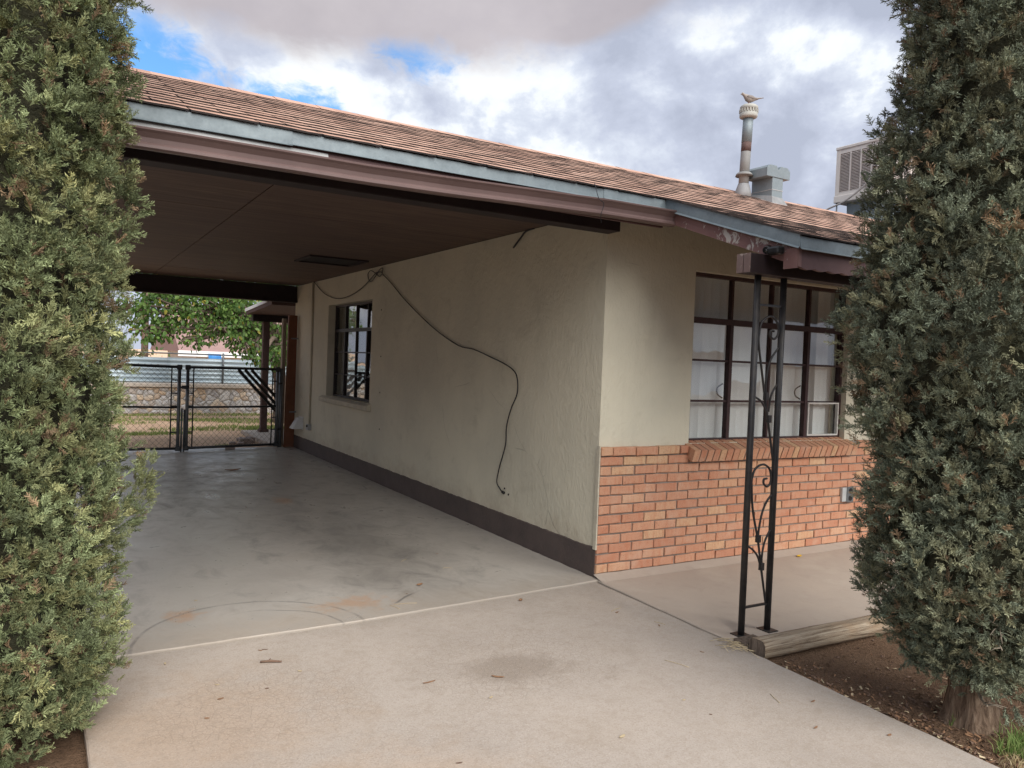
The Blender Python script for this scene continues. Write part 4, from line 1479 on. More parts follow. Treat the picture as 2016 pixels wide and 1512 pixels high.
for k in range(20):
    an = 2 * math.pi * k / 20
    c_, s_ = math.cos(an), math.sin(an)
    b = MB()
    cx, cy = PX + tl[0] * 1.27 * K, PYY
    r0, r1, hw = 0.118 * K, 0.141 * K, 0.009 * K
    b.hexa([(cx + c_ * r0 + s_ * hw, cy + s_ * r0 - c_ * hw, pb + 1.244 * K), (cx + c_ * r1 + s_ * hw, cy + s_ * r1 - c_ * hw, pb + 1.244 * K), (cx + c_ * r1 - s_ * hw, cy + s_ * r1 + c_ * hw, pb + 1.244 * K), (cx + c_ * r0 - s_ * hw, cy + s_ * r0 + c_ * hw, pb + 1.244 * K),
            (cx + c_ * r0 + s_ * hw, cy + s_ * r0 - c_ * hw, pb + 1.293 * K), (cx + c_ * r1 + s_ * hw, cy + s_ * r1 - c_ * hw, pb + 1.293 * K), (cx + c_ * r1 - s_ * hw, cy + s_ * r1 + c_ * hw, pb + 1.293 * K), (cx + c_ * r0 - s_ * hw, cy + s_ * r0 + c_ * hw, pb + 1.293 * K)])
    b.build('cap_fin', 'cap_paint', cap)

# dove perched on the cap, facing the photo's left
BX, BY, BZ = PX + tl[0] * 1.36 * K, PYY, pb + 1.366 * K
KB = 0.66
bird = empty('dove', (BX, BY, BZ), 'small brown dove perched on the vent pipe cap', 'bird')
fx, fy = -0.86, 0.51          # facing direction
sxv, syv = -fy, fx
spine = [(-0.205, 0.118, 0.004, 0.012), (-0.150, 0.108, 0.007, 0.019), (-0.100, 0.099, 0.016, 0.025), (-0.060, 0.094, 0.036, 0.036), (-0.020, 0.092, 0.052, 0.048), (0.020, 0.098, 0.056, 0.050), (0.052, 0.112, 0.050, 0.044),
         (0.074, 0.134, 0.033, 0.032), (0.088, 0.154, 0.025, 0.025), (0.100, 0.167, 0.024, 0.023), (0.113, 0.168, 0.019, 0.018), (0.122, 0.165, 0.008, 0.008), (0.136, 0.160, 0.0015, 0.0015)]
b = MB()
NS = 14
vs, fs = [], []
for (s, h, rv, rh) in [tuple(q_ * KB for q_ in sp_) for sp_ in spine]:
    for k in range(NS):
        an = 2 * math.pi * k / NS
        lat = rh * math.cos(an)
        vs.append((BX + fx * s + sxv * lat, BY + fy * s + syv * lat, BZ + h * 0.93 + rv * math.sin(an)))
for i in range(len(spine) - 1):
    for k in range(NS):
        a = i * NS + k
        c2 = i * NS + (k + 1) % NS
        fs.append((a, c2, c2 + NS, a + NS))
fs += [tuple(range(NS))[::-1], tuple(range((len(spine) - 1) * NS, len(spine) * NS))]
b.add(vs, fs, 0, True)
b.build('body', 'bird', bird)
for sgn in (-1, 1):
    b = MB()
    vs, fs = [], []
    for i, (s, h, w) in enumerate(((0.045, 0.118, 0.010), (0.015, 0.113, 0.026), (-0.03, 0.103, 0.028), (-0.08, 0.098, 0.018), (-0.125, 0.100, 0.005))):
        s, h, w = s * KB, h * KB, w * KB
        for (dv, dl) in ((w, -0.010), (0.3 * w, 0.002), (-0.6 * w, 0.0), (-w, -0.012)):
            lat = sgn * (((0.052 if i < 3 else 0.030 if i == 3 else 0.016) + dl) * KB)
            vs.append((BX + fx * s + sxv * lat, BY + fy * s + syv * lat, BZ + h * 0.93 + dv))
    for i in range(4):
        for k in range(3):
            a = i * 4 + k
            fs.append((a, a + 1, a + 5, a + 4))
    b.add(vs, fs, 0, True)
    o = b.build('wing', 'bird_wing', bird)
    so = o.modifiers.new('s', 'SOLIDIFY'); so.thickness = 0.004
    b = MB()
    lx, ly = BX + sxv * sgn * 0.010 + fx * 0.006, BY + syv * sgn * 0.010 + fy * 0.006
    b.tube([(lx, ly, BZ + 0.04), (lx, ly, BZ + 0.003)], 0.003, 6)
    for tx in (-0.35, 0, 0.35):
        b.tube([(lx, ly, BZ + 0.004), (lx + fx * 0.015 + sxv * tx * 0.014, ly + fy * 0.015 + syv * tx * 0.014, BZ + 0.003)], 0.0018, 5)
    b.build('leg', 'bird_leg', bird)
    b = MB(); b.lathe([(0.0005, -0.003), (0.003, 0), (0.0005, 0.003)], (BX + fx * 0.108 * KB + sxv * sgn * 0.0195 * KB, BY + fy * 0.108 * KB + syv * sgn * 0.0195 * KB, BZ + 0.162 * KB), 8)
    b.build('eye', 'black_plastic', bird)

# galvanised T-topped vent
VX, VY = 2.60, 0.93
bz = roof_z(1.02)
tv = empty('box_vent', (VX + .07, VY + .13, bz), 'galvanised box vent with a T shaped top beside the vent pipe', 'roof vent')
b = MB(); b.box(VX, VX + .144, VY, VY + .256, bz - .08, bz + .215); b.build('shaft', 'galvanised', tv, bevel=0.003)
b = MB(); b.prism([(VX - .086, bz + .215), (VX + .230, bz + .215), (VX + .230, bz + .295), (VX + .192, bz + .325), (VX + .102, bz + .325), (VX + .072, bz + .287), (VX + .042, bz + .325), (VX - .048, bz + .325), (VX - .086, bz + .295)], 1, VY - .008, VY + .264)
b.build('hood', 'galvanised', tv, bevel=0.002)
b = MB(); b.box(VX - .003, VX + .147, VY - .003, VY + .259, bz + .095, bz + .101); b.build('seam', 'grey_paint', tv)
b = MB()
b.hexa([(VX - .035, VY - .045, roof_z(VY - .045)), (VX + .18, VY - .045, roof_z(VY - .045)), (VX + .18, VY + .30, roof_z(VY + .30)), (VX - .035, VY + .30, roof_z(VY + .30)), (VX - .004, VY - .004, bz + .035), (VX + .148, VY - .004, bz + .028), (VX + .148, VY + .260, bz + .085), (VX - .004, VY + .260, bz + .09)])
b.build('sealed_base', 'tar', tv)

# evaporative cooler
rear_z = lambda y: zr + (2.62 - zr) * (y - RIDGE_Y) / (8.6 - RIDGE_Y)
CX0, CX1, CY0, CY1, CZ0, CZ1 = 6.0, 6.76, 2.075, 2.835, 3.845, 4.572
ec = empty('evaporative_cooler', (6.38, 2.45, rear_z(2.45)), 'beige evaporative cooler with louvered side standing on the roof behind the right cypress', 'cooler')
b = MB()
b.box(CX0 + .025, CX1 - .025, CY0 + .025, CY1 - .025, CZ0 + .03, CZ1 - .02)
b.build('pad_core', 'cooler_pad', ec)
b = MB()
b.box(CX0 - .010, CX1 + .010, CY0 - .010, CY1 + .010, CZ1 - .045, CZ1)
b.build('top_pan', 'cooler_paint', ec, bevel=0.010)
b = MB(); b.box(CX0 - .010, CX1 + .010, CY0 - .010, CY1 + .010, CZ0 - .04, CZ0 + .055)
b.build('bottom_pan', 'cooler_paint', ec, bevel=0.008)
for (xx, yy) in ((CX0, CY0), (CX0, CY1 - .06), (CX1 - .06, CY0), (CX1 - .06, CY1 - .06)):
    b = MB(); b.box(xx, xx + .06, yy, yy + .06, CZ0 + .055, CZ1 - .045); b.build('corner_post', 'cooler_paint', ec)
NR = 5
for face in range(2):
    for k in range(NR - 2):
        b = MB()
        if face == 0:
            y = CY0 + .06 + (CY1 - CY0 - .12) * (k + 1) / (NR - 1)
            b.box(CX0 + .002, CX0 + .020, y - .010, y + .010, CZ0 + .10, CZ1 - .10)
        else:
            x = CX0 + .06 + (CX1 - CX0 - .12) * (k + 1) / (NR - 1)
            b.box(x - .010, x + .010, CY0 + .002, CY0 + .020, CZ0 + .10, CZ1 - .10)
        b.build('rib', 'cooler_paint', ec)
    b = MB()
    if face == 0:
        b.box(CX0 + .003, CX0 + .022, CY0 + .06, CY1 - .06, CZ0 + .055, CZ0 + .10)
        b.box(CX0 + .003, CX0 + .022, CY0 + .06, CY1 - .06, CZ1 - .10, CZ1 - .045)
    else:
        b.box(CX0 + .06, CX1 - .06, CY0 + .003, CY0 + .022, CZ0 + .055, CZ0 + .10)
        b.box(CX0 + .06, CX1 - .06, CY0 + .003, CY0 + .022, CZ1 - .10, CZ1 - .045)
    panel = b.build('louver_panel', 'cooler_paint', ec)
    nl = 26
    for k in range(nl):
        z = CZ0 + .102 + (CZ1 - CZ0 - .205) * (k + .5) / nl
        b = MB()
        if face == 0:
            b.hexa([(CX0 + .000, CY0 + .06, z - .010), (CX0 + .003, CY0 + .06, z - .010), (CX0 + .003, CY1 - .06, z - .010), (CX0 + .000, CY1 - .06, z - .010), (CX0 + .020, CY0 + .06, z + .008), (CX0 + .023, CY0 + .06, z + .008), (CX0 + .023, CY1 - .06, z + .008), (CX0 + .020, CY1 - .06, z + .008)])
        else:
            b.hexa([(CX0 + .06, CY0, z - .010), (CX1 - .06, CY0, z - .010), (CX1 - .06, CY0 + .003, z - .010), (CX0 + .06, CY0 + .003, z - .010), (CX0 + .06, CY0 + .020, z + .008), (CX1 - .06, CY0 + .020, z + .008), (CX1 - .06, CY0 + .023, z + .008), (CX0 + .06, CY0 + .023, z + .008)])
        b.build('louver', 'cooler_louver', panel)
b = MB()
b.hexa([(6.13, 2.21, rear_z(2.2) - .03), (6.63, 2.21, rear_z(2.2) - .03), (6.63, 2.70, rear_z(2.7) - .03), (6.13, 2.70, rear_z(2.7) - .03), (6.11, 2.19, CZ0 - .04), (6.65, 2.19, CZ0 - .04), (6.65, 2.72, CZ0 - .04), (6.11, 2.72, CZ0 - .04)])
b.build('duct', 'galvanised', ec)
b = MB()
b.hexa([(5.80, 1.95, 3.40), (6.95, 1.95, 3.40), (6.95, 2.95, 3.40), (5.80, 2.95, 3.40), (6.10, 2.18, 3.60), (6.66, 2.18, 3.60), (6.66, 2.73, 3.60), (6.10, 2.73, 3.60)])
b.build('flashing', 'galvanised', ec)
b = MB(); b.box(5.83, 6.92, 1.98, 2.92, rear_z(2.92) - .06, 3.40); b.build('roof_curb', 'tar', ec)
for (xx, yy) in ((6.02, 2.10), (6.02, 2.81), (6.73, 2.10), (6.73, 2.81)):
    b = MB(); b.tube([(xx, yy, 3.40), (xx, yy, CZ0 - .03)], 0.010, 8); b.build('leg', 'gate_steel', ec)
q = MB()
q.tube(spline([(5.985, 2.09, 4.43), (5.93, 2.12, 4.26), (5.92, 2.20, 4.07), (5.92, 2.37, 3.92), (5.90, 2.62, 3.78), (5.85, 2.92, 3.67), (5.75, 3.2, rear_z(3.2) + .35), (5.72, 3.6, rear_z(3.6) + .02)], 6), 0.013, 8)
tag(q.build('cooler_hose', 'hose', loc=(5.9, 2.6, 3.8)), 'grey flexible hose hanging from the rooftop cooler down to the roof', 'hose')

# ------------------------------------------------------------------ chain link gates
def tubes(parent, name, pts, r, mat='gate_paint', sides=8):
    q = MB(); q.tube(pts, r, sides)
    return q.build(name, mat, parent)


def gate(label, xa, ya, xb, yb, zt_a, zt_b, zb_a, zb_b, slats):
    g = empty('chain_link_gate', (xa, ya, -0.02), label, 'gate', 'chain link gate leaves closing the rear of the carport')
    A = lambda s, z: (xa + (xb - xa) * s, ya + (yb - ya) * s, z)
    zt = lambda s: zt_a + (zt_b - zt_a) * s
    zb = lambda s: zb_a + (zb_b - zb_a) * s
    zm = lambda s: zb(s) + (zt(s) - zb(s)) * 0.505
    tubes(g, 'top_rail', [A(0, zt(0)), A(1, zt(1))], 0.019)
    tubes(g, 'bottom_rail', [A(0, zb(0)), A(1, zb(1))], 0.019)
    tubes(g, 'middle_rail', [A(0, zm(0)), A(1, zm(1))], 0.015)
    for s in (0.0, 1.0):
        tubes(g, 'upright', [A(s, zb(s) - 0.02), A(s, zt(s) + 0.02)], 0.024, 'gate_steel')
        for z in (zb(s), zt(s)):
            c = Vector(A(s, z))
            b = MB(); b.box(c.x - .035, c.x + .035, c.y - .03, c.y + .03, c.z - .035, c.z + .035)
            b.build('corner_fitting', 'gate_paint', g, bevel=0.012)
        for f in (0.2, 0.36, 0.52, 0.68, 0.84):
            z = zb(s) + (zt(s) - zb(s)) * f
            ss = 0.055 if s == 0 else 0.945
            tubes(g, 'tension_band', [A(s, z), A(ss, z)], 0.010, 'gate_paint', 6)
        ss = 0.06 if s == 0 else 0.94
        tubes(g, 'tension_bar', [A(ss, zb(ss)), A(ss, zt(ss))], 0.010, 'gate_paint', 6)
    # woven wire
    L = math.hypot(xb - xa, yb - ya)
    w = MB()
    pitch, rise = 0.082, 0.041
    nw = int((L - 0.05) / (pitch / 2))
    dirv = Vector(((xb - xa) / L, (yb - ya) / L, 0))
    nrm = Vector((-dirv.y, dirv.x, 0))
    for k in range(0, nw, 1):
        d0 = 0.03 + k * pitch / 2
        if k % 2:
            continue
        z = zb(d0 / L)
        pts = []
        j = 0
        while z < zt(d0 / L) + 0.03:
            dd = d0 + (pitch / 2 * 1.04 if j % 2 else -0.002)
            dd = min(max(dd, 0.0), L)
            off = 0.004 if j % 2 else -0.004
            p = Vector((xa, ya, 0)) + dirv * dd + nrm * off
            pts.append((p.x, p.y, z))
            z += rise
            j += 1
        w.tube(pts, 0.0026, 3, 0, False, False)
        pts2 = []
        z = zb(d0 / L)
        j = 0
        while z < zt(d0 / L) + 0.03:
            dd = d0 + pitch / 2 + (0.0 if j % 2 == 0 else 0)
            dd = d0 + (pitch / 2 if j % 2 else pitch * 1.02)
            dd = min(max(dd, 0.0), L)
            off = -0.004 if j % 2 else 0.004
            p = Vector((xa, ya, 0)) + dirv * dd + nrm * off
            pts2.append((p.x, p.y, z))
            z += rise
            j += 1
        w.tube(pts2, 0.0026, 3, 0, False, False)
    w.build('wire_mesh', 'wire_steel', g)
    if slats:
        for k in range(3):
            s0 = 0.53 + 0.075 * k
            s1 = min(0.975, s0 + 0.47 - 0.035 * k)
            z0 = zt(s0) - 0.01
            z1 = z0 - (s1 - s0) * L * 1.02
            p0, p1 = Vector(A(s0, z0)), Vector(A(s1, z1))
            nn = Vector((-(yb - ya), xb - xa, 0)).normalized() * 0.008
            wv = Vector((0, 0, 0.062))
            b = MB()
            off = nn * -1.6
            b.hexa([p0 + off - nn - wv * .5, p1 + off - nn - wv * .5, p1 + off + nn - wv * .5, p0 + off + nn - wv * .5, p0 + off - nn + wv * .5, p1 + off - nn + wv * .5, p1 + off + nn + wv * .5, p0 + off + nn + wv * .5])
            b.build('diagonal_slat', 'black_plastic', g)
    return g


gr = gate('right chain link gate leaf with three black diagonal slats in its corner', -1.62, 7.60, -0.285, 7.905, 1.185, 1.185, 0.03, 0.025, True)
gl = gate('left chain link gate leaf without slats, partly hidden by the left cypress', -3.40, 7.60, -1.735, 7.565, 1.21, 1.185, 0.03, 0.03, False)
tubes(gr, 'drop_rod', [(-1.655, 7.595, -0.02), (-1.655, 7.595, 0.58)], 0.012, 'gate_steel')
tubes(gl, 'drop_rod', [(-1.69, 7.575, -0.02), (-1.69, 7.575, 0.60)], 0.014, 'gate_steel')
tubes(gr, 'latch_bar', [(-1.73, 7.56, 0.90), (-1.62, 7.59, 0.90)], 0.012)
b = MB(); b.box(-1.70, -1.60, 7.555, 7.59, 0.875, 0.925); b.build('latch', 'gate_paint', gr, bevel=0.006)
gp = empty('gate_post', (-0.235, 7.93, -0.05), 'grey steel gate post with two hinges beside the red brown board', 'post')
tubes(gp, 'pipe', [(-0.225, 7.93, -0.05), (-0.225, 7.93, 1.20)], 0.032, 'gate_steel', 12)
for z in (0.25, 0.96):
    tubes(gp, 'hinge', [(-0.285, 7.905, z), (-0.215, 7.91, z + 0.01)], 0.016)
# weathered post and red-brown board closing the gap beside the wall
b = MB(); b.box(-0.205, -0.150, 7.985, 8.075, -0.05, 1.98)
tag(b.build('weathered_post', 'weathered_post', loc=(-0.18, 8.03, -0.05), bevel=0.004), 'pale weathered wooden post standing behind the red brown board', 'post')
q = empty('wooden_board', (-0.09, 7.88, -0.018), 'tall red brown wooden board standing upright between gate and wall', 'board')
b = MB(); b.hexa([(-0.165, 7.845, -0.018), (-0.022, 7.845, -0.018), (-0.018, 7.885, -0.018), (-0.175, 7.885, -0.018), (-0.150, 7.845, 2.03), (-0.022, 7.845, 2.03), (-0.018, 7.885, 2.03), (-0.160, 7.885, 2.03)])
b.build('board', 'red_plank', q, bevel=0.003)
for z in (0.52, 1.66):
    b = MB(); b.box(-0.110, -0.0005, 7.838, 7.8445, z, z + 0.022); b.build('metal_strap', 'gate_steel', q)

# ------------------------------------------------------------------ back yard
pt = empty('patio_cover', (0.9, 9.2, 0), 'small low patio roof on brown posts behind the house', 'patio cover')
b = MB()
b.hexa([(-0.36, 8.12, 2.19), (4.5, 8.12, 2.19), (4.5, 10.02, 2.10), (-0.36, 10.02, 2.10), (-0.36, 8.12, 2.275), (4.5, 8.12, 2.275), (4.5, 10.02, 2.185), (-0.36, 10.02, 2.185)])
b.build('roof', 'patio_post', pt)
b = MB()
b.hexa([(-0.372, 8.4, 2.24), (-0.361, 8.4, 2.24), (-0.361, 10.035, 2.150), (-0.372, 10.035, 2.150), (-0.372, 8.4, 2.285), (-0.361, 8.4, 2.285), (-0.361, 10.035, 2.205), (-0.372, 10.035, 2.205)])
b.build('edge_trim', 'far_trim', pt)
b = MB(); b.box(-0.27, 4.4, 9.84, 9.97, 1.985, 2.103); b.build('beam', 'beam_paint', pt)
for xx in (-0.03, 2.2):
    b = MB(); b.box(xx - .055, xx + .055, 9.85, 9.96, 0.021, 1.984); o = b.build('post', 'patio_post', pt, bevel=0.004)
    b = MB(); b.box(xx - .08, xx + .08, 9.82, 9.99, 0.0205, 0.07); b.build('foot', 'patio_post', o)
slab('patio_floor', [(-0.34, 8.12), (5, 8.12), (5, 10.25), (-0.34, 10.25)], 0.02, 0.14, 'porch_concrete')

# low stone wall: every stone of the stretch in view is a mesh of its own
sw = empty('stone_wall', (-1, 15, 0), 'low rubble stone wall with a pale concrete cap at the back of the yard', 'wall')
b = MB(); b.box(-14, 9, 15.06, 15.30, -1.2, 0.555); b.build('mortar_bed', 'stone_mortar', sw)
b = MB(); b.box(-14, 9, 14.985, 15.33, 0.556, 0.645); b.build('concrete_cap', 'wall_cap', sw, bevel=0.012)


rs_ = random.Random(17)
seeds = []
for r_ in range(-1, 7):
    for c in range(-2, 42):
        if rs_.random() < 0.13:
            continue
        seeds.append((-3.55 + 0.148 * (c + 0.5 * (r_ % 2)) + rs_.uniform(-.062, .062), -0.03 + 0.112 * r_ + rs_.uniform(-.045, .045)))
cnt = 0
for (sx_, sz_) in seeds:
    if not (-3.45 < sx_ < 2.3 and -0.05 < sz_ < 0.57):
        continue
    poly = [(sx_ - .3, sz_ - .3), (sx_ + .3, sz_ - .3), (sx_ + .3, sz_ + .3), (sx_ - .3, sz_ + .3)]
    cuts = [((sx_ + ox) / 2, (sz_ + oz) / 2, ox - sx_, oz - sz_) for (ox, oz) in seeds if 0 < (ox - sx_) ** 2 + (oz - sz_) ** 2 < 0.3]
    cuts += [(sx_, 0.548, 0, 1), (sx_, -0.06, 0, -1)]
    for (mx_, mz_, nx_, nz_) in cuts:
        ln = math.hypot(nx_, nz_)
        nx_, nz_ = nx_ / ln, nz_ / ln
        out = []
        for i in range(len(poly)):
            p, q_ = poly[i], poly[(i + 1) % len(poly)]
            dp = (p[0] - mx_) * nx_ + (p[1] - mz_) * nz_ + 0.006
            dq = (q_[0] - mx_) * nx_ + (q_[1] - mz_) * nz_ + 0.006
            if dp <= 0:
                out.append(p)
            if dp * dq < 0:
                k_ = dp / (dp - dq)
                out.append((p[0] + (q_[0] - p[0]) * k_, p[1] + (q_[1] - p[1]) * k_))
        poly = out
        if len(poly) < 3:
            break
    if len(poly) < 3 or cnt >= 295:
        continue
    cx_ = sum(p[0] for p in poly) / len(poly)
    cz_ = sum(p[1] for p in poly) / len(poly)
    n_p = len(poly)
    q = MB()
    yo = 15.035 + rs_.uniform(-.012, .010)
    vs = [(p[0], 15.075, p[1]) for p in poly] + [(cx_ + (p[0] - cx_) * .97, yo + .016, cz_ + (p[1] - cz_) * .97) for p in poly] + [(cx_ + (p[0] - cx_) * .72, yo + rs_.uniform(-.006, .006), cz_ + (p[1] - cz_) * .72) for p in poly] + [(cx_, yo - .006, cz_)]
    fs = []
    for i in range(n_p):
        j = (i + 1) % n_p
        fs += [(i, j, n_p + j, n_p + i), (n_p + i, n_p + j, 2 * n_p + j, 2 * n_p + i), (2 * n_p + i, 2 * n_p + j, 3 * n_p)]
    q.add(vs, fs)
    q.build('stone', 'stone', sw)
    cnt += 1

cf = empty('corrugated_fence', (-1, 15.4, 0.6), 'pale blue grey corrugated metal fence standing on top of the stone wall', 'fence')
for k in range(9):
    x0 = -13.0 + 2.4 * k
    b = MB()
    vs, fs = [], []
    nzp = 60
    for xx in (x0, x0 + 2.43):
        for i in range(nzp + 1):
            z = 0.64 + 0.60 * i / nzp - (0.0 if k % 2 else 0.008)
            vs.append((xx, 15.36 + 0.020 * math.sin(z * 2 * math.pi / 0.10) + (0.004 if k % 2 else 0), z))
    for i in range(nzp):
        fs.append((i, i + nzp + 1, i + nzp + 2, i + 1))
    b.add(vs, fs, 0, True)
    o = b.build('metal_sheet', 'corrugated', cf)
    so = o.modifiers.new('s', 'SOLIDIFY'); so.thickness = 0.002
for k in range(5):
    xx = -9.3 + 3.05 * k + 0.36
    tubes(cf, 'fence_post', [(xx, 15.31, 0.64), (xx, 15.31, 1.38)], 0.024, 'gate_steel')
tubes(cf, 'top_rail', [(-13, 15.40, 1.335), (9, 15.40, 1.335)], 0.017, 'gate_steel')

# rubble heap beside the patio floor
for i, (x, y, s) in enumerate(((-0.62, 8.52, 0.10), (-0.50, 8.70, 0.07), (-0.72, 8.36, 0.06), (-0.45, 8.95, 0.08), (-0.58, 9.1, 0.06), (-0.98, 7.80, 0.075), (-0.80, 8.6, 0.05))):
    b = MB()
    rr = random.Random(i)
    vs = [(x + sx_ * s * rr.uniform(.7, 1.2), y + sy_ * s * rr.uniform(.7, 1.2), -0.05 + (s * 1.1 * rr.uniform(.7, 1.1) if sz_ else 0)) for sz_ in (0, 1) for (sx_, sy_) in ((-1, -.7), (1, -.7), (.9, .7), (-.8, .7))]
    b.hexa(vs)
    tag(b.build('rubble_chunk', 'rubble', loc=(x, y, -0.05), bevel=0.012), 'broken concrete chunk lying on the dirt just behind the gate' if i != 5 else 'broken concrete chunk lying under the right gate leaf', 'rubble', 'broken chunks by the gate' if i != 5 else None)

# neighbour house, tarp, pole
nh = empty('neighbour_house', (6, 27, -1.15), 'white neighbour house with a dusty pink brown shingle roof beyond the metal fence', 'house')
b = MB(); b.box(1.2, 15, 26.4, 35, -1.2, 1.40); b.build('wall', 'far_wall', nh)
b = MB(); b.prism([(25.8, 1.36), (36, 1.36), (30.6, 3.35)], 0, 0.55, 15.6); b.build('roof', 'far_roof', nh)
b = MB(); b.box(0.50, 15.65, 25.72, 25.795, 1.20, 1.40); b.build('fascia', 'far_trim', nh)
for x in (3.0, 6.0):
    b = MB(); b.box(x, x + 1.1, 26.36, 26.42, 0.2, 1.15); o = b.build('window', 'far_window', nh)
    b = MB(); b.box(x - .06, x + 1.16, 26.34, 26.395, 0.13, 0.195); b.build('sill', 'far_trim', o)
sh = empty('added_side_house', (-10, 5, -0.06), 'unseen pale rendered neighbour house added beyond the open side of the carport to cut sky light', 'house')  # out of view: added to cut sky light on side wall, mirrored in side window
b = MB(); b.box(-13.5, -7.4, -1.0, 13.0, -0.1, 2.75); b.build('wall', 'far_wall', sh)
b = MB(); b.prism([(-14.1, 2.7), (-6.9, 2.7), (-10.5, 4.3)], 1, -1.5, 13.5); b.build('roof', 'far_roof', sh)
for y in (2.2, 6.4, 10.2):
    b = MB(); b.box(-7.42, -7.37, y, y + 1.3, 0.95, 2.1); o = b.build('window', 'far_window', sh)
    b = MB(); b.box(-7.44, -7.33, y - .08, y + 1.38, 0.86, 0.945); b.build('sill', 'far_trim', o)
b = MB()
vs, fs = [], []
for i in range(7):
    for j in range(6):
        vs.append((1.50 + 0.075 * i + 0.02 * math.sin(j * 1.3), 25.66 - 0.03 * math.sin(i * 1.9 + j), 1.32 - 0.12 * j))
for i in range(6):
    for j in range(5):
        a = i * 6 + j
        fs.append((a, a + 1, a + 7, a + 6))
b.add(vs, fs, 0, True)
o = b.build('tarp', 'tarp', loc=(1.6, 25.66, 1.0))
so = o.modifiers.new('s', 'SOLIDIFY'); so.thickness = 0.01
tag(o, 'small bright blue tarp hanging from the neighbour house eave', 'tarp')
up_ = empty('utility_pole', (-0.22, 30, -1.15), 'brown wooden utility pole rising behind the backyard tree', 'pole')
b = MB(); b.tube([(-0.22, 30, -1.15), (-0.20, 30, 9.0)], [0.14, 0.11], 12); b.build('shaft', 'pole_wood', up_)
b = MB(); b.box(-1.4, 1.0, 29.84, 29.95, 8.2, 8.32); b.build('cross_arm', 'pole_wood', up_)


# ------------------------------------------------------------------ vegetation
def np_mesh(name, verts, quads, cols, mat, parent=None, loc=(0, 0, 0), tri=False):
    """fast mesh from numpy arrays; cols is one colour per vertex"""
    org = world_loc(parent) if parent is not None else Vector(loc)
    verts = verts - np.array(org)[None, :]
    me = bpy.data.meshes.new(name)
    nv, nf, k = len(verts), len(quads), quads.shape[1]
    me.vertices.add(nv)
    me.vertices.foreach_set('co', verts.astype(np.float32).ravel())
    me.loops.add(nf * k)
    me.loops.foreach_set('vertex_index', quads.astype(np.int32).ravel())
    me.polygons.add(nf)
    me.polygons.foreach_set('loop_start', np.arange(0, nf * k, k, dtype=np.int32))
    me.polygons.foreach_set('loop_total', np.full(nf, k, dtype=np.int32))
    me.update(calc_edges=True)
    if cols is not None:
        ca_ = me.color_attributes.new('leaf_colour', 'FLOAT_COLOR', 'POINT')
        c4 = np.ones((nv, 4), np.float32)
        c4[:, :3] = cols
        ca_.data.foreach_set('color', c4.ravel())
    me.materials.append(M[mat])
    o = bpy.data.objects.new(name, me)
    COL.objects.link(o)
    if parent is not None:
        o.parent = parent
    else:
        o.location = org
    return o


def rot_frames(fwd, roll):
    """rotation matrices (n,3,3) whose x axis is fwd, spun by roll about it"""
    fwd = fwd / np.linalg.norm(fwd, axis=1, keepdims=True)
    ref = np.where(np.abs(fwd[:, 2:3]) < 0.95, np.array([[0, 0, 1.0]]), np.array([[1.0, 0, 0]]))
    s = np.cross(ref, fwd)
    s /= np.linalg.norm(s, axis=1, keepdims=True)
    u = np.cross(fwd, s)
    c, sn = np.cos(roll)[:, None], np.sin(roll)[:, None]
    s2, u2 = c * s + sn * u, -sn * s + c * u
    return np.stack([fwd, s2, u2], axis=2)


def spray_template(seed, L=0.082):
    """a feathery cypress spray: a stem with alternate side twigs, each set with thin scale-leaf shoots"""
    rr = np.random.default_rng(seed)
    quads, tone = [], []

    def shoot(p, d, l, w, tn):
        d = d / np.linalg.norm(d)
        side = np.cross(d, rr.normal(size=3))
        side /= np.linalg.norm(side)
        a = p + d * l * 0.5
        quads.append([p + side * w * 1.15, p + d * l, p - side * w * 1.15])
        tone.append(tn)

    n = 8
    for i in range(n):
        s = (i + 0.6) / n
        p = np.array([L * s, 0.002 * math.sin(i), 0.010 * s * s])
        shoot(p - np.array([L / n * 0.8, 0, 0]), np.array([1, rr.normal() * 0.15, 0.1 + rr.normal() * 0.15]), L / n * 1.7, 0.0030, 0.15 + 0.6 * s)
        for sg in (-1, 1):
            ln = (0.034 * (1 - 0.72 * s) + 0.008) * rr.uniform(0.75, 1.25)
            dv = np.array([0.75, sg * rr.uniform(0.5, 0.95), rr.normal() * 0.35])
            dv /= np.linalg.norm(dv)
            if ln < 0.016:
                shoot(p, dv, ln, 0.0031, 0.85)
                continue
            shoot(p, dv, ln, 0.0031, 0.55)
            k = 2
            for j in range(k):
                q_ = p + dv * ln * (0.35 + 0.38 * j)
                dd = dv + np.array([0.25, rr.choice([-1, 1]) * rr.uniform(.3, .8), rr.normal() * 0.45])
                shoot(q_, dd, ln * rr.uniform(0.4, 0.65), 0.0031, rr.uniform(0.6, 1.0))
    return np.array(quads), np.array(tone)


TEMPL = [spray_template(s) for s in range(8)]


